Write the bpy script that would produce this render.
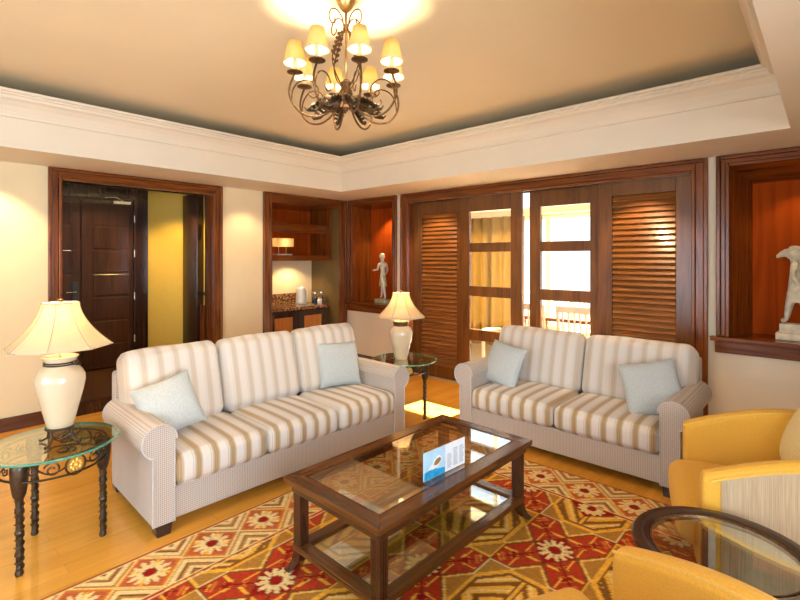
import bpy, bmesh, math, random
import numpy as np
from mathutils import Vector, Matrix
random.seed(4)
PI = math.pi
for o in list(bpy.data.objects): bpy.data.objects.remove(o)
sc = bpy.context.scene
COL = sc.collection

# ------------------------------------------------------------------ camera
cam_d = bpy.data.cameras.new('camera'); cam = bpy.data.objects.new('camera', cam_d); COL.objects.link(cam)
cam.location = (5.237, -4.594, 1.5)
cam.rotation_euler = (PI/2, 0, math.radians(42.302))
cam_d.sensor_width = 36; cam_d.lens = 36*472.0/800
cam_d.shift_y = -(300-257.125)/800
cam_d.clip_start = .05
sc.camera = cam

# ------------------------------------------------------------------ world, sun, daylight
w = bpy.data.worlds.new('world'); sc.world = w; w.use_nodes = True
bg = w.node_tree.nodes['Background']; bg.inputs[0].default_value = (.80, .90, 1, 1); bg.inputs[1].default_value = 2.0
sc.view_settings.view_transform = 'Standard'; sc.view_settings.look = 'None'
sc.view_settings.exposure = 0.27; sc.view_settings.gamma = 1; sc.view_settings.use_curve_mapping = False

def light(name, kind, loc, energy, color, target=None, **k):
    d = bpy.data.lights.new(name, kind); d.energy = energy; d.color = color
    for a, b in k.items(): setattr(d, a, b)
    o = bpy.data.objects.new(name, d); COL.objects.link(o); o.location = loc
    if target is not None: o.rotation_euler = (Vector(target)-Vector(loc)).to_track_quat('-Z', 'Y').to_euler()
    return o
light('sun', 'SUN', (2, 8, 7), 110, (1, .93, .80), (2-.06*8, 0, 7-8*.82), angle=.012)
# daylight outside the sunroom glazing and outside the living room windows behind the viewer
light('sky_sunroom', 'AREA', (2.2, 3.3, 1.8), 25, (1, .97, .92), (2.2, 0, 1.3), shape='RECTANGLE', size=6, size_y=2.6)
light('sky_window_south', 'AREA', (3.9, -7.5, 1.5), 120, (.66, .80, 1), (3.9, 0, 1.2), shape='RECTANGLE', size=4.2, size_y=2.2)
light('sky_window_east', 'AREA', (7.6, -4.6, 1.5), 330, (.74, .84, 1), (0, -4.6, 1.0), shape='RECTANGLE', size=2.6, size_y=2.0)
WARM = (1, .70, .38)
# recessed ceiling downlights of the soffit and the niches
def spot(loc, e, tgt, ang=75, blend=.6, col=WARM, r=.03):
    light('downlight_or_fill', 'SPOT', loc, e, col, tgt, spot_size=math.radians(ang), spot_blend=blend, shadow_soft_size=r)
spot((1.66, -.36, 2.31), 48, (1.64, -.02, 1.4), 80)
spot((4.00, -.36, 2.31), 50, (4.0, -.02, 1.1), 80)
spot((2.85, -.40, 2.31), 22, (2.85, -.1, 1.1), 80)
spot((.36, -4.05, 2.31), 60, (.05, -3.95, 1.3), 85)
spot((.36, -1.66, 2.31), 22, (.02, -1.66, 1.0), 85)
spot((.60, -.05+.2, 2.20), 24, (.55, .22, .9), 95)
spot((5.10, .12, 2.20), 14, (5.05, .30, .9), 95)
spot((-.32, -.72, 2.17), 4, (-.5, -.72, 1.4), 110)
spot((-.36, -.60, 1.43), 16, (-.5, -.60, .8), 130)
spot((-.80, -2.80, 2.36), 34, (-1.4, -2.8, .8), 100)
spot((-.55, -2.25, 2.22), 46, (-1.12, -2.08, 1.1), 95, col=(1, .66, .18))
spot((-2.1, -3.0, 2.22), 8, (-2.1, -3.0, 0), 100)

# ------------------------------------------------------------------ helpers
def tag(o, label=None, cat=None, group=None, kind=None):
    if label: o['label'] = label
    if cat: o['category'] = cat
    if group: o['group'] = group
    if kind: o['kind'] = kind
    return o
def empty(name, loc=(0, 0, 0), rz=0, label=None, cat=None, group=None, kind=None):
    o = bpy.data.objects.new(name, None); COL.objects.link(o); o.location = loc; o.rotation_euler = (0, 0, rz)
    o.empty_display_size = .1
    return tag(o, label, cat, group, kind)
class MB:
    def __init__(s): s.bm = bmesh.new()
    def box(s, x0, x1, y0, y1, z0, z1, M=None):
        v = [s.bm.verts.new((x, y, z)) for z in (z0, z1) for x, y in ((x0, y0), (x1, y0), (x1, y1), (x0, y1))]
        for f in ((3, 2, 1, 0), (4, 5, 6, 7), (0, 1, 5, 4), (1, 2, 6, 5), (2, 3, 7, 6), (3, 0, 4, 7)): s.bm.faces.new([v[i] for i in f])
        if M is not None:
            for q in v: q.co = M @ q.co
        return s
    def prism(s, poly, a0, a1, fn):
        """poly: 2D points; fn(u,v,a)->xyz"""
        A = [s.bm.verts.new(fn(u, v, a0)) for u, v in poly]; B = [s.bm.verts.new(fn(u, v, a1)) for u, v in poly]
        n = len(poly)
        s.bm.faces.new(A[::-1]); s.bm.faces.new(B)
        for i in range(n): s.bm.faces.new((A[i], A[(i+1) % n], B[(i+1) % n], B[i]))
        return s
    def lathe(s, prof, n=32, c=(0, 0, 0), cap=True, sx=1, sy=1):
        rings = []
        for r, z in prof:
            rings.append([s.bm.verts.new((c[0]+sx*r*math.cos(2*PI*i/n), c[1]+sy*r*math.sin(2*PI*i/n), c[2]+z)) for i in range(n)])
        for a, b in zip(rings, rings[1:]):
            for i in range(n): s.bm.faces.new((a[i], a[(i+1) % n], b[(i+1) % n], b[i]))
        if cap: s.bm.faces.new(rings[0][::-1]); s.bm.faces.new(rings[-1])
        return s
    def loop_lathe(s, prof, n=32, c=(0, 0, 0)):
        """closed profile ring (tori, frames)"""
        R = [[s.bm.verts.new((c[0]+r*math.cos(2*PI*i/n), c[1]+r*math.sin(2*PI*i/n), c[2]+z)) for i in range(n)] for r, z in prof]
        for j in range(len(R)):
            a, b = R[j], R[(j+1) % len(R)]
            for i in range(n): s.bm.faces.new((a[i], a[(i+1) % n], b[(i+1) % n], b[i]))
        return s
    def tube(s, pts, r, n=8, closed=False):
        pts = [Vector(p) for p in pts]; m = len(pts)
        rs = [float(a) for a in r] if hasattr(r, '__len__') else [float(r)]*m
        rings = []; up = None
        for i, p in enumerate(pts):
            if closed: t = pts[(i+1) % m]-pts[i-1]
            else: t = pts[min(i+1, m-1)]-pts[max(i-1, 0)]
            t = t.normalized() if t.length > 1e-9 else Vector((0, 0, 1))
            if up is None: up = t.orthogonal().normalized()
            up = (up-t*up.dot(t)); up = up.normalized() if up.length > 1e-6 else t.orthogonal().normalized()
            b = t.cross(up)
            rings.append([s.bm.verts.new(p+rs[i]*(up*math.cos(2*PI*k/n)+b*math.sin(2*PI*k/n))) for k in range(n)])
        for i in range(m if closed else m-1):
            a, b = rings[i], rings[(i+1) % m]
            for k in range(n): s.bm.faces.new((a[k], a[(k+1) % n], b[(k+1) % n], b[k]))
        if not closed: s.bm.faces.new(rings[0][::-1]); s.bm.faces.new(rings[-1])
        return s
    def ball(s, c, r, n=10, sc_=(1, 1, 1)):
        M = Matrix.Translation(c) @ Matrix.Diagonal((r*sc_[0], r*sc_[1], r*sc_[2], 1))
        bmesh.ops.create_uvsphere(s.bm, u_segments=n*2, v_segments=n, radius=1, matrix=M); return s
    def puff(s, hx, hy, hz, r, puff=(0, 0, 0), n=(16, 16, 6), M=None, wob=0, seed=0):
        """rounded, softly filled box"""
        def axis(k, h):
            t = np.linspace(-1, 1, k+1); rr = min(r/h, .95)
            # concentrate near the edges
            return [float(np.sign(a)*(abs(a)**.6)) for a in t]
        ax = [axis(n[i], (hx, hy, hz)[i]) for i in range(3)]
        H = (hx, hy, hz); key = {}
        rnd = random.Random(seed); ph = [rnd.uniform(0, 6) for _ in range(4)]
        def vert(p):
            k = tuple(round(a, 5) for a in p)
            if k in key: return key[k]
            q = Vector((p[0]*hx, p[1]*hy, p[2]*hz))
            c = Vector([max(-(h-r), min(h-r, a)) for a, h in zip(q, H)])
            d = q-c
            if d.length > 1e-9: q = c+d.normalized()*r
            u, v, w_ = p
            g = lambda a, b: max(0, (1-a*a))**.5*max(0, (1-b*b))**.5
            q.x += puff[0]*g(v, w_)*u; q.y += puff[1]*g(u, w_)*v; q.z += puff[2]*g(u, v)*w_
            if wob:
                q.z += wob*math.sin(5*u+ph[0])*math.sin(4*v+ph[1]); q.y += wob*math.sin(4*u+ph[2])*(1-v*v)
            if M is not None: q = M @ q
            vv = s.bm.verts.new(q); key[k] = vv; return vv
        for a in range(3):
            b, c = (a+1) % 3, (a+2) % 3
            for sg in (-1, 1):
                for i in range(n[b]):
                    for j in range(n[c]):
                        ps = []
                        for di, dj in ((0, 0), (1, 0), (1, 1), (0, 1)):
                            p = [0, 0, 0]; p[a] = sg; p[b] = ax[b][i+di]; p[c] = ax[c][j+dj]; ps.append(vert(p))
                        if sg < 0: ps = ps[::-1]
                        try: s.bm.faces.new(ps)
                        except ValueError: pass
        return s
    def build(s, name, mat, parent=None, smooth=False, bevel=0, seg=2, sub=0, M=None, label=None):
        if M is not None: s.bm.transform(M)
        bmesh.ops.recalc_face_normals(s.bm, faces=s.bm.faces[:])
        if smooth:
            for e in s.bm.edges:
                if len(e.link_faces) == 2 and e.calc_face_angle(0) > math.radians(38): e.smooth = False
        me = bpy.data.meshes.new(name); s.bm.to_mesh(me); s.bm.free()
        o = bpy.data.objects.new(name, me); COL.objects.link(o)
        if mat: me.materials.append(mat)
        if parent: o.parent = parent
        if smooth:
            for p in me.polygons: p.use_smooth = True
        if bevel:
            m = o.modifiers.new('bevel', 'BEVEL'); m.width = bevel; m.segments = seg; m.limit_method = 'ANGLE'; m.angle_limit = math.radians(40)
            m.harden_normals = False
        if sub:
            m = o.modifiers.new('sub', 'SUBSURF'); m.levels = sub; m.render_levels = sub
        if label: o['label'] = label
        return o
def copy_tree(o, parent=None):
    c = o.copy(); COL.objects.link(c); c.parent = parent
    for ch in list(o.children): copy_tree(ch, c)
    return c
def struct(o): o['kind'] = 'structure'; return o
def T(x=0, y=0, z=0): return Matrix.Translation((x, y, z))
def R(a, ax): return Matrix.Rotation(math.radians(a), 4, ax)

# ------------------------------------------------------------------ materials
class NT:
    def __init__(s, name):
        s.m = bpy.data.materials.new(name); s.m.use_nodes = True; s.t = s.m.node_tree; s.b = s.t.nodes['Principled BSDF']
    def n(s, typ, **k):
        x = s.t.nodes.new(typ)
        for a, b in k.items():
            if a.startswith('i_'):
                key = a[2:].replace('_', ' '); x.inputs[key].default_value = b
            else: setattr(x, a, b)
        return x
    def l(s, a, b): s.t.links.new(a, b)
    def ramp(s, fac, stops, interp='LINEAR'):
        r = s.n('ShaderNodeValToRGB'); r.color_ramp.interpolation = interp
        e = r.color_ramp.elements
        while len(e) > 1: e.remove(e[-1])
        e[0].position = stops[0][0]; e[0].color = (*stops[0][1], 1)
        for p, c in stops[1:]:
            q = e.new(p); q.color = (*c, 1)
        s.l(fac, r.inputs[0]); return r.outputs[0]
    def coord(s, scale=(1, 1, 1), rot=(0, 0, 0)):
        c = s.n('ShaderNodeTexCoord'); m = s.n('ShaderNodeMapping'); m.inputs['Scale'].default_value = scale; m.inputs['Rotation'].default_value = rot
        s.l(c.outputs['Object'], m.inputs[0]); return m.outputs[0]
    def bump(s, h, strength=.2, dist=.01):
        b = s.n('ShaderNodeBump'); b.inputs['Strength'].default_value = strength; b.inputs['Distance'].default_value = dist
        s.l(h, b.inputs['Height']); s.l(b.outputs[0], s.b.inputs['Normal'])
def plain(name, col, rough=.5, metal=0, noise=.06, scale=30, coat=0, spec=.5, bump=0):
    q = NT(name); nz = q.n('ShaderNodeTexNoise'); nz.inputs['Scale'].default_value = scale; nz.inputs['Detail'].default_value = 3
    q.l(q.coord(), nz.inputs[0])
    lo = tuple(c*(1-noise) for c in col); hi = tuple(min(1, c*(1+noise)) for c in col)
    q.l(q.ramp(nz.outputs['Fac'], [(.3, lo), (.7, hi)]), q.b.inputs['Base Color'])
    q.b.inputs['Roughness'].default_value = rough; q.b.inputs['Metallic'].default_value = metal
    q.b.inputs['Coat Weight'].default_value = coat; q.b.inputs['Coat Roughness'].default_value = .12
    q.b.inputs['Specular IOR Level'].default_value = spec
    if bump: q.bump(nz.outputs['Fac'], bump, .004)
    return q.m
def wood(name, dark, mid, light_, axis='z', rough=.3, coat=.5, scale=1.0):
    q = NT(name)
    s = {'x': (1.2, 16, 16), 'y': (16, 1.2, 16), 'z': (16, 16, 1.2)}[axis]
    co = q.coord(tuple(a*scale for a in s))
    n1 = q.n('ShaderNodeTexNoise'); n1.inputs['Scale'].default_value = 1.3; n1.inputs['Detail'].default_value = 6; n1.inputs['Distortion'].default_value = 1.2
    q.l(co, n1.inputs[0])
    q.l(q.ramp(n1.outputs['Fac'], [(.25, dark), (.5, mid), (.78, light_)]), q.b.inputs['Base Color'])
    q.b.inputs['Roughness'].default_value = rough; q.b.inputs['Coat Weight'].default_value = coat; q.b.inputs['Coat Roughness'].default_value = .15
    q.b.inputs['Specular IOR Level'].default_value = .35
    q.bump(n1.outputs['Fac'], .04, .003)
    return q.m
def glass(name, tint=(1, 1, 1), strength=.9, base=.05, power=4, refl=(1, 1, 1)):
    q = NT(name); q.t.nodes.remove(q.b)
    tr = q.n('ShaderNodeBsdfTransparent'); tr.inputs[0].default_value = (*tint, 1)
    gl = q.n('ShaderNodeBsdfGlossy'); gl.inputs['Roughness'].default_value = .01; gl.inputs['Color'].default_value = (*refl, 1)
    lw = q.n('ShaderNodeLayerWeight'); lw.inputs['Blend'].default_value = .5
    p = q.n('ShaderNodeMath', operation='POWER'); q.l(lw.outputs['Facing'], p.inputs[0]); p.inputs[1].default_value = power
    m = q.n('ShaderNodeMath', operation='MULTIPLY_ADD'); q.l(p.outputs[0], m.inputs[0]); m.inputs[1].default_value = strength; m.inputs[2].default_value = base
    m.use_clamp = True
    mx = q.n('ShaderNodeMixShader'); q.l(m.outputs[0], mx.inputs[0]); q.l(tr.outputs[0], mx.inputs[1]); q.l(gl.outputs[0], mx.inputs[2])
    q.l(mx.outputs[0], q.t.nodes['Material Output'].inputs[0]); return q.m
def shade_mat(name, col, trans):
    q = NT(name); q.t.nodes.remove(q.b)
    d = q.n('ShaderNodeBsdfDiffuse'); d.inputs[0].default_value = (*col, 1)
    t = q.n('ShaderNodeBsdfTranslucent'); t.inputs[0].default_value = (*trans, 1)
    nz = q.n('ShaderNodeTexNoise'); nz.inputs['Scale'].default_value = 90; q.l(q.coord(), nz.inputs[0])
    r = q.ramp(nz.outputs['Fac'], [(.3, tuple(c*.93 for c in trans)), (.7, trans)]); q.l(r, t.inputs[0])
    mx = q.n('ShaderNodeMixShader'); mx.inputs[0].default_value = .55; q.l(d.outputs[0], mx.inputs[1]); q.l(t.outputs[0], mx.inputs[2])
    q.l(mx.outputs[0], q.t.nodes['Material Output'].inputs[0]); return q.m
def stripes(name, k=0.):
    q = NT(name); c = q.n('ShaderNodeTexCoord'); s = q.n('ShaderNodeSeparateXYZ'); q.l(c.outputs['Object'], s.inputs[0])
    m = q.n('ShaderNodeMath', operation='MULTIPLY_ADD'); q.l(s.outputs['X'], m.inputs[0]); m.inputs[1].default_value = 1/.1; m.inputs[2].default_value = 20
    f = q.n('ShaderNodeMath', operation='FRACT'); q.l(m.outputs[0], f.inputs[0])
    W = (.66, .60, .54); G = (.47, .39, .31); TN = (.34, .205, .085); T2 = (.46, .32, .165)
    G, TN, T2 = [tuple(a+(b-a)*k for a, b in zip(c_, W)) for c_ in (G, TN, T2)]
    col = q.ramp(f.outputs[0], [(0, W), (.34, W), (.38, G), (.42, W), (.50, G), (.56, T2), (.62, TN), (.67, T2), (.72, TN), (.80, T2), (.86, G), (.93, W)])
    nz = q.n('ShaderNodeTexNoise'); nz.inputs['Scale'].default_value = 240; q.l(c.outputs['Object'], nz.inputs[0])
    q.l(col, q.b.inputs['Base Color']); q.b.inputs['Roughness'].default_value = .8; q.b.inputs['Sheen Weight'].default_value = .25
    q.bump(nz.outputs['Fac'], .15, .002); return q.m
def dotted(name, base, dot, k=290):
    q = NT(name); c = q.n('ShaderNodeTexCoord'); sp = q.n('ShaderNodeSeparateXYZ'); q.l(c.outputs['Object'], sp.inputs[0])
    def mth(op, a, b=None, bv=None):
        x = q.n('ShaderNodeMath', operation=op); q.l(a, x.inputs[0])
        if b is not None: q.l(b, x.inputs[1])
        if bv is not None: x.inputs[1].default_value = bv
        return x.outputs[0]
    xy = mth('ADD', sp.outputs['X'], sp.outputs['Y'])
    a = mth('SINE', mth('MULTIPLY', mth('ADD', xy, sp.outputs['Z']), bv=k)); b = mth('SINE', mth('MULTIPLY', mth('SUBTRACT', xy, sp.outputs['Z']), bv=k))
    p = mth('MULTIPLY', a, b)
    q.l(q.ramp(p, [(.0, base), (.1, base), (.8, dot)]), q.b.inputs['Base Color']); q.b.inputs['Roughness'].default_value = .8; q.b.inputs['Sheen Weight'].default_value = .15
    return q.m
def weave(name, col, col2, scale=170, stripe=None):
    q = NT(name); nz = q.n('ShaderNodeTexNoise'); nz.inputs['Scale'].default_value = scale; nz.inputs['Detail'].default_value = 2
    q.l(q.coord((1, 1, .02) if stripe else (1, 1, 1)), nz.inputs[0])
    q.l(q.ramp(nz.outputs['Fac'], [(.35, col2), (.65, col)]), q.b.inputs['Base Color'])
    q.b.inputs['Roughness'].default_value = .9; q.b.inputs['Specular IOR Level'].default_value = .2; q.b.inputs['Sheen Weight'].default_value = .08
    q.bump(nz.outputs['Fac'], .2, .002); return q.m

mWall = plain('wall_paint', (.82, .68, .42), .75, noise=.03, scale=3)
mWallDay = plain('wall_paint_daylit', (.80, .70, .52), .75, noise=.03, scale=3)  # same cream paint, paled to put daylight into the colour
mWhite = plain('cornice_paint', (.78, .70, .56), .7, noise=.02, scale=3)
mCeil = plain('ceiling_paint', (.84, .72, .50), .85, noise=.02, scale=2)
mMah = wood('mahogany_upright', (.065, .014, .002), (.175, .045, .006), (.29, .080, .010), 'z', .26, .35)
mMahX = wood('mahogany_along', (.065, .014, .002), (.175, .045, .006), (.29, .080, .010), 'x', .26, .35)
mMahY = wood('mahogany_across', (.065, .014, .002), (.175, .045, .006), (.29, .080, .010), 'y', .26, .35)
mNiche = wood('niche_veneer', (.24, .034, .002), (.38, .058, .004), (.48, .078, .006), 'z', .8, .0, .4)
mNiche.node_tree.nodes['Principled BSDF'].inputs['Specular IOR Level'].default_value = .05
mDoor = wood('door_wood', (.070, .024, .005), (.145, .050, .009), (.21, .078, .015), 'z', .32, .5)
mSlat = wood('louvre_wood', (.12, .036, .007), (.24, .080, .015), (.36, .13, .026), 'x', .35, .4)
mDark = wood('dark_door_wood', (.010, .005, .003), (.028, .010, .006), (.06, .020, .010), 'z', .25, .6)
mDarkP = wood('dark_panel_wood', (.022, .007, .003), (.048, .015, .005), (.080, .025, .008), 'z', .28, .6)
mBase = wood('baseboard_wood', (.05, .015, .008), (.09, .03, .014), (.14, .05, .02), 'y', .3, .5)
mTblW = wood('table_wood', (.045, .013, .004), (.11, .037, .009), (.19, .07, .017), 'y', .22, .35)
mTblWX = wood('table_wood_across', (.045, .013, .004), (.11, .037, .009), (.19, .07, .017), 'x', .22, .35)
mTblLeg = wood('table_leg_wood', (.02, .006, .003), (.05, .015, .007), (.09, .03, .012), 'z', .25, .7)
mPiece = wood('round_table_wood', (.018, .008, .005), (.035, .015, .009), (.06, .025, .015), 'x', .22, .7)
mFoot = plain('foot_wood', (.03, .014, .01), .35, coat=.4)
mStripe = stripes('striped_upholstery')
mStripeSheen = stripes('striped_sheen_upholstery', .55)  # seat stripes faded for the backs, sheen put into the colour
mSofa = dotted('dotted_upholstery', (.52, .45, .39), (.27, .18, .12))
mPipe = plain('sofa_piping', (.52, .47, .44), .8)
mPill = weave('silk_pillow', (.50, .53, .52), (.43, .46, .45), 120)
mYel = weave('yellow_upholstery', (.72, .385, .052), (.64, .335, .042), 200)
mYelP = weave('yellow_piping', (.74, .45, .10), (.66, .38, .07), 200)
mCream = weave('cream_cushion_cloth', (.80, .66, .34), (.72, .58, .28), 150)
mLine = weave('lined_beige_upholstery', (.50, .37, .23), (.38, .27, .16), 320, True)
mCer = plain('ceramic_glaze', (.60, .49, .33), .18, noise=.03, scale=12, coat=.7)
mIron = plain('wrought_iron', (.075, .052, .032), .35, .8, noise=.3, scale=40, bump=.3)
mBronze = plain('bronze_leaf', (.16, .085, .035), .4, .8, noise=.35, scale=60, bump=.3)
mGoldL = plain('gilt_leaf', (.75, .50, .12), .35, .7, noise=.3, scale=60, bump=.3)
mBrass = plain('brass', (.62, .40, .14), .3, .9, noise=.15)
mShade = shade_mat('lamp_shade_cloth', (.85, .72, .52), (1, .84, .56))
mShadeC = shade_mat('candle_shade_cloth', (.88, .74, .42), (1, .80, .38))
mRib = plain('shade_rib_cloth', (.55, .40, .22), .8)
mCandle = plain('candle_sleeve', (.80, .62, .34), .6)
mStone = plain('statue_stone', (.74, .67, .50), .8, noise=.22, scale=18, bump=.5)
mStoneG = plain('statue_kilt_patina', (.50, .46, .25), .7, noise=.25, scale=25, bump=.4)
mGran = NT('granite')
vz = mGran.n('ShaderNodeTexVoronoi'); vz.inputs['Scale'].default_value = 55; mGran.l(mGran.coord(), vz.inputs[0])
mGran.l(mGran.ramp(vz.outputs['Color'], [(.2, (.03, .014, .008)), (.45, (.22, .09, .035)), (.7, (.50, .28, .12)), (.9, (.08, .04, .02))]), mGran.b.inputs['Base Color'])
mGran.b.inputs['Roughness'].default_value = .15; mGran = mGran.m
mPlast = plain('white_plastic', (.82, .78, .70), .3, coat=.3)
mOrange = plain('orange_plastic', (.85, .25, .03), .4)
mDkPl = plain('dark_plastic', (.03, .03, .035), .35)
mSteel = plain('brushed_steel', (.65, .64, .62), .25, .9)
mCofGr = plain('ground_coffee', (.05, .025, .015), .9, noise=.4, scale=200)
mGlass = glass('window_glass', (.97, .99, .98), .6, .03, 4)
mGlassT = glass('table_top_glass', (.90, .95, .90), .95, .10, 2.4)
mGlassG = glass('green_edged_glass', (.80, .90, .80), .9, .08, 3)
mEdge = plain('green_glass_edge', (.06, .26, .18), .1, coat=.8, noise=.1)
mCurt = shade_mat('curtain_cloth', (.58, .44, .20), (.27, .18, .06))
mMetW = plain('white_window_metal', (.80, .80, .78), .4)
mTile = plain('sunroom_tile', (.42, .36, .28), .35, noise=.05)
mBlueP = plain('card_blue_print', (.12, .48, .78), .5, noise=.15, scale=20)
mCard = plain('card_white', (.82, .84, .86), .5, noise=.02)
mInk = plain('grey_ink', (.42, .45, .48), .6)
mPaleBl = plain('card_pale_blue_print', (.45, .68, .85), .5, noise=.1, scale=25)
mBoat = plain('card_brown_print', (.38, .18, .05), .6, noise=.3, scale=60)
mAcr = glass('acrylic', (.95, .97, .98), .7, .04, 3)
mMirror = plain('wardrobe_mirror', (.95, .85, .60), .06, 1.0, noise=.01)
mSeam = plain('plank_seam', (.2, .1, .03), .6)
# light maple planks laid along y
q = NT('maple_floor'); co = q.coord(rot=(0, 0, PI/2))
bk = q.n('ShaderNodeTexBrick'); bk.offset = .37; bk.inputs['Scale'].default_value = 1
for k_, v_ in (('Brick Width', 1.1), ('Row Height', .095), ('Mortar Size', .0009), ('Mortar Smooth', .3)): bk.inputs[k_].default_value = v_
bk.inputs['Color1'].default_value = (.92, .43, .065, 1); bk.inputs['Color2'].default_value = (.82, .37, .050, 1); bk.inputs['Mortar'].default_value = (.50, .24, .05, 1)
q.l(co, bk.inputs[0])
n2 = q.n('ShaderNodeTexNoise'); n2.inputs['Scale'].default_value = 2.2; n2.inputs['Detail'].default_value = 6; n2.inputs['Distortion'].default_value = .7
q.l(q.coord((9, .9, 1)), n2.inputs[0])
mxn = q.n('ShaderNodeMixRGB', blend_type='MULTIPLY'); mxn.inputs[0].default_value = .5
q.l(bk.outputs['Color'], mxn.inputs[1]); q.l(q.ramp(n2.outputs['Fac'], [(.3, (.72, .68, .6)), (.7, (1, 1, 1))]), mxn.inputs[2])
q.l(mxn.outputs[0], q.b.inputs['Base Color']); q.b.inputs['Roughness'].default_value = .24; q.b.inputs['Coat Weight'].default_value = .35; q.b.inputs['Coat Roughness'].default_value = .1
mFloor = q.m
mHallF = wood('hall_floor_wood', (.05, .02, .008), (.13, .055, .02), (.22, .10, .04), 'x', .2, .6)

# ------------------------------------------------------------------ room shell
ZT = 2.321; ZC = 2.845; XE = 6.6; YS = -6.6
struct(MB().box(0, XE, YS, 0, -.1, 0).build('floor', mFloor))
def wall_with_holes(name, mat, axis, pos, thick, a0, a1, z0, z1, holes):
    """axis 'x': plane x=pos spanning y a0..a1 ; 'y': plane y=pos spanning x. holes (b0,b1,h0,h1)"""
    m = MB(); cuts = sorted(holes); t0, t1 = sorted((pos, pos+thick))
    def bx(b0, b1, h0, h1):
        if b1-b0 < 1e-4 or h1-h0 < 1e-4: return
        if axis == 'x': m.box(t0, t1, b0, b1, h0, h1)
        else: m.box(b0, b1, t0, t1, h0, h1)
    p = a0
    for b0, b1, h0, h1 in cuts:
        bx(p, b0, z0, z1); bx(b0, b1, z0, h0); bx(b0, b1, h1, z1); p = b1
    bx(p, a1, z0, z1)
    return struct(m.build(name, mat))
wall_with_holes('wall_west', mWall, 'x', 0, -.15, YS, .15, 0, ZT+.05, [(-3.49, -2.03, 0, 2.21), (-1.28, -.14, 0, 2.21)])
wall_with_holes('wall_north', mWallDay, 'y', 0, .15, 0, XE+.15, 0, ZT+.05, [(.12, .95, .80, 2.25), (1.20, 4.395, 0, 2.20), (4.64, 5.605, .80, 2.25)])
wall_with_holes('wall_east', mWallDay, 'x', XE, .15, YS, 0, 0, ZT+.05, [(-5.8, -3.4, .5, 2.15)])
wall_with_holes('wall_south', mWallDay, 'y', YS, -.15, -.15, XE+.15, 0, ZT+.05, [(2.0, 5.8, .3, 2.15)])
# soffit ring, coffer frieze with crown, upper coffer walls, ceiling
S0, X1, Y1 = .704, 5.054, -5.6
m = MB()
g_ = .05
m.box(0, S0-g_, YS, 0, ZT, ZT+.10); m.box(X1+g_, XE, YS, 0, ZT, ZT+.10); m.box(S0-g_, X1+g_, -S0+g_, 0, ZT, ZT+.10); m.box(S0-g_, X1+g_, YS, Y1-g_, ZT, ZT+.10)
struct(m.build('ceiling', mWhite)).name = 'ceiling'
bpy.context.view_layer.update()
# frieze + crown swept round the coffer; profile (inward offset, z)
def ring_sweep(m, prof):
    crn = lambda o: [(S0+o, Y1+o), (X1-o, Y1+o), (X1-o, -S0-o), (S0+o, -S0-o)]
    V = [[m.bm.verts.new((x, y, z)) for x, y in crn(o)] for o, z in prof]
    n = len(prof)
    for i in range(n):
        a, b = V[i], V[(i+1) % n]
        for k in range(4): m.bm.faces.new((a[k], a[(k+1) % 4], b[(k+1) % 4], b[k]))
m = MB()
ring_sweep(m, [(-.05, ZT), (0, ZT), (0, 2.545), (.012, 2.549), (.012, 2.566), (.022, 2.59), (.042, 2.625), (.072, 2.655), (.098, 2.668), (.104, 2.684), (.118, 2.692), (.118, 2.702), (.135, 2.706), (.135, 2.726), (-.05, 2.726)])
struct(m.build('trim_1', mWhite))
# cove behind the crown: ledge and outer upstand, painted like the ceiling
m = MB(); g = .62; zl = 2.700
m.box(S0-g, S0-.05, Y1-g, -S0+g, zl-.03, zl); m.box(X1+.05, X1+g, Y1-g, -S0+g, zl-.03, zl)
m.box(S0-.05, X1+.05, -S0+.05, -S0+g, zl-.03, zl); m.box(S0-.05, X1+.05, Y1-g, Y1-.05, zl-.03, zl)
m.box(S0-g-.05, S0-g, Y1-g, -S0+g, zl-.03, ZC); m.box(X1+g, X1+g+.05, Y1-g, -S0+g, zl-.03, ZC)
m.box(S0-g, X1+g, -S0+g, -S0+g+.05, zl-.03, ZC); m.box(S0-g, X1+g, Y1-g-.05, Y1-g, zl-.03, ZC)
struct(m.build('trim_2', mCeil))
struct(MB().box(S0-g-.05, X1+g+.05, Y1-g-.05, -S0+g+.05, ZC, ZC+.1).build('ceiling', mCeil))
# baseboards
def basebd(name, segs):
    m = MB()
    for s in segs: m.box(*s, 0, .12)
    return struct(m.build(name, mBase, bevel=.006))
basebd('baseboard_west', [(0, .018, YS, -3.585), (0, .018, -1.925, -1.395)])
basebd('baseboard_north', [(.02, 1.09, -.018, 0), (4.50, XE, -.018, 0)])

# moulded casings: outer box with raised outer bead and inner bead
def casing(name, axis, a0, a1, z0, z1, wd=.108, bottom=False, depth=.15, mats=(mMah, mMahX), pos=0, sgn=1):
    """frame around opening on wall plane; a along wall; protrudes into the room; sgn: +1 room is +x / -1 room is -y"""
    root = empty(name); struct(root)
    def piece(m, b0, b1, h0, h1, p0, p1):
        lo, hi = sorted((pos+sgn*p0, pos+sgn*p1))
        if axis == 'x': m.box(lo, hi, b0, b1, h0, h1)
        else: m.box(b0, b1, lo, hi, h0, h1)
    mv, mh = MB(), MB()
    for (o, i, p) in ((0, .030, .040), (.030, wd-.028, .024), (wd-.028, wd, .032)):
        piece(mv, a0+o, a0+i, z0, z1-o, -.001, p); piece(mv, a1-i, a1-o, z0, z1-o, -.001, p)
        piece(mh, a0+i, a1-i, z1-i, z1-o, -.001, p)
    # jamb lining through the wall
    t = .014
    piece(mv, a0+wd-t, a0+wd, z0, z1-wd+t, -depth, 0); piece(mv, a1-wd, a1-wd+t, z0, z1-wd+t, -depth, 0)
    piece(mh, a0+wd, a1-wd, z1-wd, z1-wd+t, -depth, 0)
    mv.build('upright', mats[0], root, bevel=.007, seg=3); mh.build('head_rail', mats[1], root, bevel=.007, seg=3)
    return root
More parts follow.
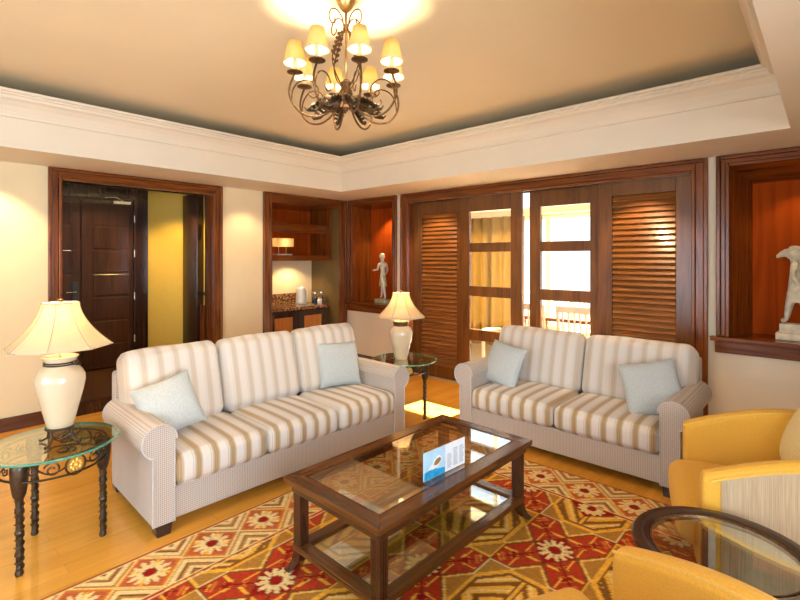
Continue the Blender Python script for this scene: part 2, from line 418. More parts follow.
casing('trim_3', 'x', -3.581, -1.928, 0, 2.318, mats=(mMah, mMahY))
casing('trim_4', 'x', -1.390, -.026, 0, 2.318, mats=(mMah, mMahY), depth=.64, wd=.125)
casing('trim_5', 'y', .061, 1.012, .86, 2.318, sgn=-1, depth=.16, wd=.075)
casing('trim_6', 'y', 1.092, 4.498, 0, 2.318, sgn=-1, wd=.118)
casing('trim_7', 'y', 4.554, 5.690, .86, 2.318, sgn=-1, depth=.16, wd=.09)

# display niches: mahogany lined boxes behind the wall
def niche(name, a0, a1, zs, dep, o0, o1, sp):
    root = empty(name); struct(root); zt = 2.235
    m = MB(); m.box(a0-.02, a1+.02, dep, dep+.02, zs-.02, 2.25); m.build('back_panel', mNiche, root)
    for e, d in ((a0, 1), (a1, -1)):
        m = MB(); m.prism([(e, .0), (e+d*sp, dep), (e-d*.02, dep), (e-d*.02, 0)], zs-.02, zt, lambda u, v, a: (u, v, a)); m.build('side_panel', mMah, root)
    m = MB(); m.prism([(0, zt), (dep, zt-sp), (dep, zt+.02), (0, zt+.02)], a0, a1, lambda u, v, a: (a, u, v)); m.build('top_panel', mMahX, root)
    m = MB(); m.box(a0, a1, 0, dep, zs-.03, zs); m.box(o0-.035, o1+.035, -.075, 0, zs-.034, zs); m.box(o0-.005, o1+.005, -.045, 0, zs-.13, zs-.034)
    m.build('sill', mMahX, root, bevel=.006)
    return root
niche('trim_8', .13, .94, .86, .34, .061, 1.012, .03)
niche('trim_9', 4.642, 5.602, .86, .36, 4.554, 5.690, .115)

# ------------------------------------------------------------------ sliding doors
def louvre_door(name, x0, x1, y, lx0, lx1, lz0, lz1, z1=2.205, th=.038):
    root = empty(name, (x0, y, 0)); struct(root)
    m = MB(); m.box(0, lx0-x0, 0, th, .002, z1); m.box(lx1-x0, x1-x0, 0, th, .002, z1)
    m.build('stile', mDoor, root, bevel=.004)
    m = MB(); m.box(lx0-x0, lx1-x0, 0, th, .002, lz0); m.box(lx0-x0, lx1-x0, 0, th, lz1, z1); m.build('rail', mDoor, root, bevel=.004)
    m = MB(); n = round((lz1-lz0)/.052); p = (lz1-lz0)/n
    for i in range(n):
        zc = lz0+(i+.5)*p
        m.box(lx0-x0+.002, lx1-x0-.002, -.032, .032, -.004, .004, M=T(0, th/2, zc) @ R(62, 'X'))
    m.box(lx0-x0, lx1-x0, th-.006, th-.002, lz0, lz1)
    m.build('louvre_panel', mSlat, root, bevel=.002)
    return root
def glazed_door(name, x0, x1, y, gx0, gx1, rows, z1=2.205, th=.038):
    root = empty(name, (x0, y, 0)); struct(root)
    m = MB(); m.box(0, gx0-x0, 0, th, .002, z1); m.box(gx1-x0, x1-x0, 0, th, .002, z1); m.build('stile', mDoor, root, bevel=.004)
    m = MB(); zs = [.002]+[a for r in rows for a in r]+[z1]
    for i in range(0, len(zs), 2): m.box(gx0-x0, gx1-x0, 0, th, zs[i], zs[i+1])
    m.build('rail', mDoor, root, bevel=.004)
    for a, b in rows: MB().box(gx0-x0+.001, gx1-x0-.001, th/2-.003, th/2+.003, a+.001, b-.001).build('glass_pane', mGlass, root)
    return root
rows = [(.15, .54), (.665, 1.048), (1.165, 1.56), (1.664, 2.03)]
louvre_door('door_2', 1.216, 2.06, .075, 1.366, 1.912, .153, 2.045)
glazed_door('door_3', 2.025, 2.80, .022, 2.13, 2.665, rows)
glazed_door('door_4', 2.862, 3.62, .075, 2.985, 3.502, rows)
louvre_door('door_5', 3.60, 4.378, .022, 3.725, 4.254, .153, 2.07)
struct(MB().box(1.215, 4.38, .015, .135, 2.206, 2.22).build('trim_10', mDoor))

# ------------------------------------------------------------------ bar alcove
DX = -.64
m = MB(); m.box(DX-.02, DX, -1.31, -.10, 0, 1.45); struct(m.build('wall_alcove', mWall))
m = MB(); m.box(DX, -.001, -.152, -.13, 0, 2.22); m.box(DX, -.15, -1.31, -1.285, 0, 2.22)
struct(m.build('wall_alcove_sides', plain('olive_veneer', (.17, .105, .03), .5)))
root = empty('wall_cupboard', (DX, -.725, 1.45), 0, 'open dark mahogany wall cupboard with a shelf above the granite bar counter', 'cupboard')
m = MB(); m.box(0, .02, -.555, .555, 0, .76); m.build('back_panel', mNiche, root)
for y_ in (-.555, .537): MB().box(.02, .50, y_, y_+.018, 0, .76).build('side_panel', mMah, root)
m = MB(); m.box(.02, .50, -.537, .537, .74, .76); m.build('top_panel', mMahY, root)
m = MB(); m.box(.02, .50, -.537, .537, 0, .075); m.build('shelf', mMahY, root, bevel=.003)
m = MB(); m.box(.02, .40, -.537, .537, .40, .425); m.box(.385, .402, -.537, .537, .385, .52); m.build('shelf', mMahY, root, bevel=.003)
# small lamp put on the lower shelf in place of a mirror reflection
root = empty('mirrored_lamp', (DX+.28, -.86, 1.525), 0, 'small lamp with rectangular beige shade on two posts in place of a mirror reflection', 'lamp')
MB().box(-.06, .06, -.12, .12, 0, .02).build('base', mPlast, root, bevel=.004)
for s in (-1, 1): MB().tube([(0, s*.06, .02), (0, s*.06, .13)], .005).build('post', mBrass, root)
light('mirrored_lamp_light', 'POINT', (DX+.28, -.86, 1.70), 1.2, WARM, shadow_soft_size=.03)
m = MB(); m.box(-.07, .07, -.14, .14, .12, .235); m.build('lamp_shade', shade_mat('beige_shade', (.75, .60, .32), (.7, .5, .25)), root, bevel=.004)
# counter cabinet
root = empty('bar_cabinet', (0, -.725, 0), 0, 'dark bar base cabinet with two orange panelled doors in the alcove', 'cabinet')
m = MB(); m.box(DX+.002, -.10, -.54, .42, 0, .79); m.build('body', mDark, root)
for y0, y1 in ((-.535, -.075), (-.065, .405)):
    d = MB().box(-.10, -.078, y0, y1, .06, .775).build('door', mDark, root, bevel=.003)
    pn = MB().box(-.080, -.070, y0+.09, y1-.09, .15, .70).build('door_panel', wood('orange_panel', (.32, .10, .02), (.48, .17, .03), (.58, .22, .05), 'z', .35, .3), root, bevel=.004)
    yk = y1-.03 if y0 < -.1 else y0+.03
    MB().ball((-.066, yk, .42), .012).build('knob', mSteel, d, smooth=True)
m = MB(); m.box(DX+.002, -.04, -1.27, -.30, .79, .83)
o = m.build('bar_counter', mGran, bevel=.004); tag(o, 'brown speckled granite worktop on the bar cabinet', 'worktop')
o = MB().box(DX+.001, DX+.022, -1.27, -.37, .831, .97).build('backsplash', mGran, bevel=.003); tag(o, 'low speckled granite backsplash strip behind the bar worktop', 'backsplash')
root = empty('bar_tap', (-.48, -1.13, .831), 0, 'small curved metal tap at the left end of the bar worktop', 'tap')
MB().lathe([(.02, 0), (.018, .02), (.010, .03)], 14).build('base', mSteel, root, smooth=True)
pts = [(0, 0, .02), (0, 0, .12)]+[(0, .05-.05*math.cos(t), .12+.05*math.sin(t)) for t in np.linspace(0.2, 2.9, 8)]
MB().tube(pts, .007).build('spout', mIron, root, smooth=True)
root = empty('kettle', (-.40, -.52, .831), 0, 'white electric kettle on the bar worktop beside glass jars', 'kettle')
MB().lathe([(.07, 0), (.078, .01), (.075, .03), (.066, .19), (.062, .215)], 24).build('body', mPlast, root, smooth=True)
MB().lathe([(.062, .215), (.055, .232), (.02, .24), (.012, .255)], 24).build('lid', mPlast, root, smooth=True)
MB().tube([(0, .062, .20), (0, .105, .19), (0, .11, .10), (0, .073, .04)], .010).build('handle', mPlast, root, smooth=True)
for y in (-.365, -.25):
    root = empty('glass_jar', (-.28, y, .831), 0, 'lidded glass jar with dark filling on the bar worktop, ' + ('beside the kettle' if y < -.3 else 'beside the white bottle'), 'jar', 'glass jars on the bar worktop')
    MB().lathe([(.042, 0), (.045, .01), (.045, .12), (.034, .14)], 20).build('jar', mAcr, root, smooth=True)
    MB().lathe([(.038, .006), (.040, .09)], 20).build('coffee', mDkPl, root)
    MB().lathe([(.037, .14), (.037, .165), (.012, .172)], 20).build('lid', mSteel, root, smooth=True)
root = empty('bottle', (-.22, -.155-.17, .831), 0, 'small white bottle with orange cap at the right end of the bar worktop', 'bottle')
MB().lathe([(.036, 0), (.038, .05), (.022, .068)], 20).build('body', mPlast, root, smooth=True)
MB().lathe([(.024, .066), (.024, .096)], 20).build('cap', mOrange, root, smooth=True)

# ------------------------------------------------------------------ entrance hall
HF = .10
m = MB(); m.box(-2.9, -.001, -4.4, -1.6, -.02, HF); struct(m.build('floor_hall', mHallF))
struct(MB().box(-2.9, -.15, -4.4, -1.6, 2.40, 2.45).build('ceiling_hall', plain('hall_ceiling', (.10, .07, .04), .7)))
wall_with_holes('wall_hall', mWall, 'x', -1.50, -.12, -4.4, -2.205, HF, 2.40, [(-3.62, -2.205, HF, 2.39)])
struct(MB().box(-1.5, -.15, -4.40, -4.28, HF, 2.40).build('wall_hall_south', mWall))
mYW = plain('yellow_wall_paint', (.74, .50, .09), .7, noise=.03)
m = MB(); m.prism([(-1.50, -2.205), (-1.09, -1.85), (-1.16, -1.70), (-1.62, -2.1)], HF, 2.40, lambda u, v, a: (u, v, a)); struct(m.build('wall_hall_angled', mYW))
struct(MB().prism([(-1.485, -2.225), (-1.075, -1.87), (-1.09, -1.85), (-1.5, -2.205)], HF, HF+.12, lambda u, v, a: (u, v, a)).build('baseboard_hall', mBase))
struct(MB().box(-1.16, -.15, -1.85, -1.73, HF, 2.40).build('wall_hall_north', mYW))
# dark wardrobe; opening and yellow wall behind stand in for its mirror reflection
root = empty('hall_partition', (-.60, -1.90, HF), 0, 'tall dark wooden partition with a narrow opening in place of its mirror, entrance hall', 'partition')
for a_, b_ in ((-.42, -.01), (.20, .42)): MB().box(a_, b_, -.04, .045, 0, 2.20).build('side_board', mDark, root, bevel=.004)
MB().box(-.01, .20, .0, .045, 0, .80).build('lower_panel', mMah, root, bevel=.004)
tag(MB().box(-.545, -.475, -1.866, -1.852, 1.72, 1.92).build('mirrored_picture', mDark, bevel=.003), 'small dark picture standing in for one reflected in the hall mirror', 'picture')  # stands in for the picture reflected in the mirror
tag(MB().box(-.60, -.42, -1.868, -1.852, 1.02, 1.06).build('mirrored_shelf', mMah, bevel=.003), 'small reddish wood shelf standing in for furniture reflected in the hall mirror', 'shelf')  # stands in for reflected reddish furniture
spot((-.42, -2.35, 2.36), 30, (-.50, -1.86, 1.6), 50, col=(1, .72, .25))  # added spot that brightens the yellow wall in the opening
struct(MB().box(-1.70, -1.62, -4.4, -2.0, 0, 2.45).build('door_backing', mDark))  # unseen backing added behind the door, blocks sky light in its gaps
root = empty('door_1', (-1.5, 0, HF)); struct(root)
m = MB(); m.box(-.10, .03, -3.62, -3.56, 0, 2.13); m.box(-.10, .03, -2.37, -2.205, 0, 2.13); m.box(-.10, .03, -3.62, -2.205, 2.13, 2.29); m.build('door_frame', mDark, root, bevel=.004)
for y0, y1, p0, p1 in ((-3.555, -2.962, -3.42, -3.06), (-2.955, -2.375, -2.835, -2.43)):
    lf0 = MB().box(-.04, .0, y0, y1, .01, 2.125).build('door_leaf', mDarkP, root, bevel=.003)
    m = MB()
    for i in range(7): m.box(-.002, .010, p0, p1, .03+i*.295, .03+i*.295+.27)
    m.build('door_panel', mDarkP, lf0, bevel=.008, seg=2)
MB().box(.0, .03, -3.05, -2.99, .83, 1.10).build('lock_plate', mDkPl, root, bevel=.006)
MB().tube([(.03, -3.02, .98), (.06, -3.02, .98), (.06, -3.12, .98)], .009).build('handle', mSteel, root, smooth=True)
m = MB(); m.box(.0, .05, -2.62, -2.42, 2.075, 2.115); m.tube([(.03, -2.5, 2.115), (.09, -2.6, 2.15), (.02, -2.72, 2.15)], .006); m.build('door_closer', mSteel, root, bevel=.003)
for z in (.3, .85, 1.4, 1.85): MB().tube([(.034, -2.372, z), (.034, -2.372, z+.09)], .008).build('hinge', mSteel, root)
MB().box(-.12, 0.0, -3.485, -2.03, .0, HF+.003).build('trim_11', mDark)
struct(bpy.data.objects['trim_11'])

# ------------------------------------------------------------------ sunroom beyond the sliding doors
struct(MB().box(-.6, 6.2, .0, 2.55, -.1, 0).build('floor_sunroom', mTile))
struct(MB().box(-.6, 6.2, .15, 2.7, 3.12, 3.2).build('ceiling_sunroom', mWhite))
struct(MB().box(-.7, -.6, .15, 2.7, 0, 3.12).build('wall_sunroom_west', mWhite))
struct(MB().box(6.2, 6.3, .15, 2.7, 0, 3.12).build('wall_sunroom_east', mWhite))
wall_with_holes('wall_sunroom_north', mWhite, 'y', 2.40, .15, -.6, 6.2, 0, 3.12, [(.3, 5.8, .45, 2.13), (.3, 5.8, 2.28, 3.08)][:1])
bpy.data.objects.remove(bpy.data.objects['wall_sunroom_north'])
m = MB(); m.box(-.6, .3, 2.4, 2.55, 0, 3.12); m.box(5.8, 6.2, 2.4, 2.55, 0, 3.12); m.box(.3, 5.8, 2.4, 2.55, 0, .42); m.box(.3, 5.8, 2.34, 2.50, 2.13, 2.28); m.box(.3, 5.8, 2.4, 2.55, 3.09, 3.12)
struct(m.build('wall_sunroom_north', mWhite))
struct(MB().box(-.6, 6.2, .151, .20, 2.25, 3.12).build('wall_sunroom_south', mWhite))
for i, (a, b) in enumerate(((.3, 1.05), (1.05, 1.98), (1.98, 2.90), (2.90, 4.3), (4.3, 5.8))):
    root = empty('window_%d' % (i+1), ((a+b)/2, 2.44, .42)); struct(root); h = (b-a)/2
    m = MB()
    for z0, z1 in ((0, 1.71), (1.86, 2.67)):
        m.box(-h, -h+.04, -.02, .02, z0, z1); m.box(h-.04, h, -.02, .02, z0, z1); m.box(-h+.04, h-.04, -.02, .02, z0, z0+.04); m.box(-h+.04, h-.04, -.02, .02, z1-.04, z1)
    m.build('window_frame', mMetW, root, bevel=.003)
    for z0, z1 in ((.04, 1.67), (1.90, 2.63)): MB().box(-h+.04, h-.04, -.003, .003, z0, z1).build('glass_pane', mGlass, root)
def curtain(name, x0, x1, y, z0, z1, label, amp=.05, per=.2):
    m = MB(); n = int((x1-x0)/per*10); pts = []
    for i in range(n+1):
        x = x0+(x1-x0)*i/n; pts.append((x, y+amp*math.sin(2*PI*x/per+.6*math.sin(x*7))))
    for z in (z0, z1):
        pass
    A = [[m.bm.verts.new((x, yy+(.006 if k else 0), z)) for (x, yy) in pts] for z in (z0, z1) for k in (0, 1)]
    for i in range(n):
        m.bm.faces.new((A[0][i], A[0][i+1], A[2][i+1], A[2][i])); m.bm.faces.new((A[1][i], A[3][i], A[3][i+1], A[1][i+1]))
        m.bm.faces.new((A[0][i], A[1][i], A[1][i+1], A[0][i+1])); m.bm.faces.new((A[2][i], A[2][i+1], A[3][i+1], A[3][i]))
    for i in (0, n): m.bm.faces.new((A[0][i], A[1][i], A[3][i], A[2][i]))
    o = m.build(name, mCurt, smooth=True); tag(o, label, 'curtain')
    return o
curtain('curtain', -.1, 1.66, 2.22, .03, 2.16, 'wide golden pleated curtain seen through the left glazed door')
curtain('curtain', 1.80, 1.98, 2.24, .03, 2.16, 'narrow gathered beige curtain seen through the right glazed door', .02, .05)
o = MB().box(-.1, 5.9, 2.14, 2.30, 2.165, 2.26).build('pelmet', mWhite, bevel=.005); tag(o, 'pale pelmet board above the sunroom curtains', 'pelmet')
# balcony railing outside
root = empty('balcony_railing', (3, 2.95, 0), 0, 'pale slatted balcony railing outside the sunroom window', 'railing')
m = MB(); m.box(-3, 3, -.03, .03, .86, .92); m.box(-3, 3, -.02, .02, .12, .17); m.build('rail', mMetW, root)
m = MB()
for i in range(41): m.box(-3+i*.15-.015, -3+i*.15+.015, -.015, .015, .17, .86)
m.build('balusters', mMetW, root)['kind'] = 'stuff'
struct(MB().box(-3, 9, 2.56, 3.2, -.1, .0).build('floor_balcony', mTile))
# dining furniture
mChW = plain('pale_chair_wood', (.55, .48, .38), .4, coat=.3)
def dining_chair(name, mat):
    r = empty(name)
    MB().puff(.22, .21, .03, .025, n=(6, 6, 3)).build('seat', mCream, r, smooth=True, M=T(0, 0, .45))
    for x in (-.19, .19):
        MB().box(x-.017, x+.017, -.2, -.166, 0, .43).build('leg', mat, r, bevel=.003)
        MB().tube([(x, .19, 0), (x, .19, .45), (x, .25, .95)], .018, 6).build('leg', mat, r)
    m = MB(); m.box(-.205, .205, .235, .262, .88, .95); m.box(-.18, .18, .205, .225, .55, .59)
    for i in range(5): m.tube([(-.13+i*.065, .215, .58), (-.13+i*.065, .248, .90)], .011, 6)
    m.build('backrest', mat, r)
    return r
ch = dining_chair('dining_chair', mChW); ch.location = (1.78, 1.22, 0); ch.rotation_euler = (0, 0, math.radians(-60))
tag(ch, 'pale slat-back dining chair in front of the golden curtain', 'chair', 'dining chairs in the sunroom')
for x, y, a, lb in ((2.60, .80, 180, 'slat-back dining chair on the near side of the dining table, left one'), (3.15, .80, 180, 'slat-back dining chair on the near side of the dining table, right one'), (2.62, 1.98, 0, 'slat-back dining chair between the dining table and the sunroom window')):
    c = copy_tree(ch); c.location = (x, y, 0); c.rotation_euler = (0, 0, math.radians(a)); c['label'] = lb
root = empty('dining_table', (2.95, 1.4, 0), 0, 'brown dining table in the sunroom behind the sliding doors', 'table')
MB().box(-.75, .75, -.38, .38, .70, .74).build('tabletop', mMahX, root, bevel=.005)
for sx in (-1, 1):
    for sy in (-1, 1): MB().box(sx*.68-.03, sx*.68+.03, sy*.32-.03, sy*.32+.03, 0, .70).build('leg', mMah, root, bevel=.004)

# windows behind the viewer
def big_window(name, axis, pos, a0, a1, z0, z1):
    root = empty(name); struct(root); m = MB(); n = 3
    def bx(b0, b1, h0, h1, t=.03):
        if axis == 'x': m.box(pos-t, pos+t, b0, b1, h0, h1)
        else: m.box(b0, b1, pos-t, pos+t, h0, h1)
    for i in range(n+1):
        a = a0+(a1-a0-.06)*i/n; bx(a, a+.06, z0, z1)
    bx(a0, a1, z0, z0+.06, .028); bx(a0, a1, z1-.06, z1, .028); m.build('window_frame', mMah, root)
    m = MB()
    if axis == 'x': m.box(pos-.003, pos+.003, a0+.05, a1-.05, z0+.05, z1-.05)
    else: m.box(a0+.05, a1-.05, pos-.003, pos+.003, z0+.05, z1-.05)
    m.build('glass_pane', mGlass, root)
big_window('window_6', 'x', XE+.08, -5.8, -3.4, .5, 2.15)
big_window('window_7', 'y', YS-.08, 2.0, 5.8, .3, 2.15)

# ------------------------------------------------------------------ rug: woven pattern as colour per knot
def rug():
    x0, x1, y1, y0 = 2.695, 6.35, -1.395, -6.2
    st = .0085; xs = np.arange(x0, 5.35, st); ys = np.arange(-4.35, y1, st)
    X, Y = np.meshgrid(xs, ys)
    DR = (.30, .008, .004); RD = (.48, .040, .012); OR = (.62, .17, .025); GO = (.84, .43, .045); CR = (.80, .60, .27); BR = (.20, .065, .014); TN = (.46, .20, .045); PK = (.62, .16, .06)
    out = np.zeros(X.shape+(3,)); out[:] = TN
    def put(mask, c): out[mask] = c
    # ---- field
    a = .428; p = X-4.204; qq = (Y+2.288)*.428/.54
    u = (p+qq)/(2*a); v = (p-qq)/(2*a)
    ru = u-np.round(u); rv = v-np.round(v)
    au, av = abs(ru), abs(rv)
    big, small = np.maximum(au, av), np.minimum(au, av)
    # gold keyed octagons
    ou = np.where(ru > 0, ru-.5, ru+.5); ov = np.where(rv > 0, rv-.5, rv+.5)
    put(np.ones_like(X, bool), (.44, .20, .032))
    e_, h_ = ou+ov, ou-ov
    g = np.maximum(abs(ou), abs(ov)); g8 = np.maximum(g, (abs(ou)+abs(ov))*.72)
    put(g8 < .350, GO); put(g8 < .312, (.24, .09, .016))
    ang = np.arctan2(ov, ou)/(2*PI)
    k = (g*9.6+ang*2+.2) % 1
    inner = g8 < .285
    put(inner & (k < .64), GO); put(inner & (k > .18) & (k < .30) & (g > .1), CR)
    put(inner & (abs(e_) < .022), GO); put(inner & (abs(e_) > .022) & (abs(e_) < .040), BR)
    put(inner & (g < .045), OR)
    # petals along both diagonals
    pw = np.where(big < .36, .142, .142-(big-.36)*1.0)
    pet = (small < pw) & (big > .11)
    edge = (small < pw+.020) & (small >= pw) & (big > .11)
    put(edge, GO); put((small < pw+.013) & (small > pw+.007) & edge, CR)
    put(pet, RD)
    for cb, rr_ in ((.205, .040), (.315, .050)):
        bl = np.hypot(big-cb, small-.028); put(pet & (bl < rr_), BR); put(pet & (bl < rr_-.008), RD); put(pet & (bl < rr_-.018), OR); put(pet & (bl < rr_-.027), DR)
    rays = abs(small-.9*abs(big-.26)) < .011; put(pet & rays & (small > .03), GO)
    put(pet & (small < .008), DR); put(pet & (abs(big-.40) < .012) & (small < .05), OR); put(pet & (abs(big-.43) < .006) & (small < .04), GO)
    put(pet & (small > pw-.020), BR)
    def flower(px, py, rr, phase=0.):
        r = np.hypot(px, py); th = np.arctan2(py, px)
        pr = rr*(.70+.30*abs(np.cos(5*th+phase)))
        m1 = r < pr; put(m1, CR); put(m1 & (abs(np.cos(10*th+phase)) < .16) & (r > rr*.45), GO)
        put(r < rr*.40, BR); put(r < rr*.36, DR)
    # centre squares with rosettes
    sq = (au < .128) & (av < .128); put(sq, DR); put((big < .140) & (big > .128), BR)
    fx = (ru+rv)*a; fy = (ru-rv)*a/(.428/.54)
    r = np.hypot(fx, fy); th = np.arctan2(fy, fx)
    m1 = (r < .092*(.45+.55*abs(np.cos(6*th))**.8)) & sq; put(m1, CR); put(sq & (r < .033), BR); put(sq & (r < .029), DR)
    # ---- border strips
    def strip(s, t, mask):
        sp = s-np.round(s); S_ = sp*.303
        put(mask, (.50, .11, .035))
        d = abs(S_)+abs(t)*1.0
        put(mask & (d > .152), TN)
        kk = (d*15+.35) % 1
        put(mask & (d > .165) & (kk < .5), CR); put(mask & (d > .165) & (kk >= .5) & (kk < .68), BR)
        put(mask & (abs(d-.152) < .010), CR); put(mask & (abs(d-.152) < .003), GO)
        put(mask & (d < .144) & (d > .128), OR); put(mask & (d < .128) & (abs(abs(S_)-abs(t)) < .012), GO)
        r = np.hypot(S_, t); th = np.arctan2(t, S_)
        m1 = mask & (r < .094*(.42+.58*abs(np.cos(6*th))**.8)); put(m1, CR); put(mask & (r < .031), BR); put(mask & (r < .027), DR)
    mL = (X < 3.012); mR = (Y > -1.722)
    strip((Y+3.132)/.303, X-2.857, mL & ~(mR & (X > 3.012)))
    strip((X-3.783)/.297, Y+1.572, mR & ~mL)
    # border / edge lines
    for dd, c in ((.0, CR), (.010, RD), (.024, CR)):
        put((X > 3.012+dd) & (X < 3.022+dd) & (Y < -1.722-dd), c); put((Y < -1.722-dd) & (Y > -1.732-dd) & (X > 3.012+dd), c)
    half = (Y < -1.74) & (abs(X-4.195)+abs(Y+1.74) < .14) & (Y > -1.9); put(half, DR)
    hx, hy = X-4.195, Y+1.762; r = np.hypot(hx, hy); th = np.arctan2(hy, hx); put(half & (r < .08*(.7+.3*abs(np.cos(6*th)))), CR); put(half & (r < .026), DR)
    ed = np.minimum(X-x0, y1-Y); put(ed < .012, TN); put((ed >= .006) & (ed < .016), RD); put((ed >= .016) & (ed < .022), CR)
    rng = np.random.default_rng(3); out *= (1+rng.normal(0, .10, X.shape))[..., None]
    out = np.clip(out, 0, 1)
    ny, nx = X.shape
    me = bpy.data.meshes.new('patterned_rug')
    Z = np.full(X.shape, .009)
    co = np.stack([X, Y, Z], -1).reshape(-1, 3)
    # side skirt
    idx = np.arange(nx*ny).reshape(ny, nx)
    f = np.stack([idx[:-1, :-1], idx[:-1, 1:], idx[1:, 1:], idx[1:, :-1]], -1).reshape(-1, 4)
    rim = np.concatenate([idx[0, :], idx[1:, -1], idx[-1, :-1][::-1], idx[1:-1, 0][::-1]])
    low = co[rim].copy(); low[:, 2] = .0005; base = len(co); nr = len(rim); j = np.arange(nr)
    f2 = np.stack([rim, base+j, base+(j+1) % nr, np.roll(rim, -1)], -1)
    co = np.vstack([co, low]); F = np.vstack([f, f2])
    me.vertices.add(len(co)); me.vertices.foreach_set('co', co.ravel())
    me.loops.add(F.size); me.loops.foreach_set('vertex_index', F.ravel().astype(np.int32))
    me.polygons.add(len(F)); me.polygons.foreach_set('loop_start', np.arange(0, F.size, 4, dtype=np.int32)); me.polygons.foreach_set('loop_total', np.full(len(F), 4, dtype=np.int32))
    me.update(); me.validate()
    ca = me.color_attributes.new('weave', 'FLOAT_COLOR', 'POINT')
    c4 = np.ones((len(co), 4)); c4[:nx*ny, :3] = out.reshape(-1, 3); c4[nx*ny:, :3] = TN
    ca.data.foreach_set('color', c4.ravel())
    q = NT('woven_rug'); at = q.n('ShaderNodeAttribute', attribute_name='weave'); q.l(at.outputs['Color'], q.b.inputs['Base Color'])
    q.b.inputs['Roughness'].default_value = .9; q.b.inputs['Specular IOR Level'].default_value = .15
    nz = q.n('ShaderNodeTexNoise'); nz.inputs['Scale'].default_value = 260; q.l(q.coord(), nz.inputs[0]); q.bump(nz.outputs['Fac'], .4, .003)
    me.materials.append(q.m)
    o = bpy.data.objects.new('patterned_rug', me); COL.objects.link(o)
    tag(o, 'red and gold patterned rug under the coffee table', 'rug')
rug()

# ------------------------------------------------------------------ sofas
def sofa(name, loc, rz, L, n, label):
    root = empty(name, loc, rz, label, 'sofa'); D = .82; a = .11; hi = L/2-a
    MB().box(-L/2+.012, L/2-.012, -D/2+.012, D/2-.11, .07, .25).build('base', mSofa, root, bevel=.012, seg=3)
    MB().box(-L/2+.02, L/2-.02, D/2-.115, D/2, .07, .765).build('back_frame', mSofa, root, bevel=.025, seg=4)
    # rolled arms
    rc, cz, r = .035, .515, .090
    for s in (-1, 1):
        pts = [(a, .07), (a, .50)]
        pts = [(0, .07), (0, cz)]
        # u: outward from inner face; circle centre (rc+.035)
        cu = rc+.04
        for t in np.linspace(PI, -PI*.42, 22): pts.append((cu+r*math.cos(t)*1.0, cz+r*math.sin(t)))
        pts.append((a, cz-r+.012)); pts.append((a, .07))
        fn = (lambda u, v, A, s=s: (s*(hi+u), A, v))
        m = MB(); m.prism(pts, -D/2, D/2-.10, fn)
        arm = m.build('arm', mSofa, root, bevel=.010, seg=3)
        for p in arm.data.polygons: p.use_smooth = False
        loop = [fn(u, v, -D/2-.002) for u, v in pts]
        MB().tube(loop, .0045, 6, closed=True).build('piping', mPipe, arm, smooth=True)
    cw = 2*hi/n
    for i in range(n):
        xc = -hi+(i+.5)*cw
        M = T(xc, -D/2+.265, .332)
        MB().puff(cw/2-.004, .285, .082, .045, (0, .008, .018), (20, 20, 8), M, seed=i).build('seat_cushion', mStripe, root, smooth=True)
        bw = (L-.03)/n; bz = .012 if n == 3 else 0.
        M = T(-L/2+.015+(i+.5)*bw, .145, .395 if n == 3 else .38) @ R(-15, 'X') @ T(0, 0, .245+bz)
        MB().puff(bw/2-.004, .095, .245+bz, .07, (0, .02, .012), (20, 8, 18), M, wob=.004, seed=10+i).build('back_cushion', mStripeSheen, root, smooth=True)
    for sx in (-1, 1):
        for y0 in (-D/2+.01, D/2-.10):
            pr = [(-.035, 0), (.035, 0), (.045, .072), (-.045, .072)]
            MB().prism(pr, y0, y0+.08, lambda u, v, A: (sx*(L/2-.06)+u, A, v)).build('foot', mFoot, root, bevel=.004)
    return root
sofa('three_seat_sofa', (2.215, -2.655, 0), math.radians(90-1.5), 1.93, 3, 'long sofa with three striped seat cushions, left of the coffee table')
sofa('two_seat_sofa', (3.745, -.895, 0), math.radians(.0), 1.63, 2, 'shorter sofa with two striped seat cushions in front of the sliding doors')

def pillow(name, w_, loc, rot, mat, label, grp=None, th=.075, rolls=None):
    m = MB(); n = 22; key = {}
    for sg in (-1, 1):
        for i in range(n+1):
            for j in range(n+1):
                u = -1+2*i/n; v = -1+2*j/n
                e = (1-u*u)*(1-v*v)
                h = th*(e**.42)
                sc_ = 1-.055*(1-abs(u)**2)*abs(v)**3-.055*(1-abs(v)**2)*abs(u)**3
                x = u*w_/2*(1-.06*(1-u*u*0)*(1-v*v)*abs(u)**4); z = v*w_/2*(1-.06*(1-u*u)*abs(v)**4)
                if i in (0, n) or j in (0, n):
                    k = (i, j)
                    if k not in key: key[k] = m.bm.verts.new((x, 0, z))
                    key[(sg, i, j)] = key[k]
                else: key[(sg, i, j)] = m.bm.verts.new((x, sg*h, z))
        for i in range(n):
            for j in range(n):
                f = [key[(sg, i, j)], key[(sg, i+1, j)], key[(sg, i+1, j+1)], key[(sg, i, j+1)]]
                m.bm.faces.new(f if sg < 0 else f[::-1])
    o = m.build(name, mat, smooth=True); o.location = loc
    M = Matrix.Identity(4)
    for a, ax in rot: M = M @ R(a, ax)
    o.rotation_euler = M.to_euler()
    tag(o, label, 'cushion', grp); return o
G = 'pale grey green scatter cushions on the sofas'
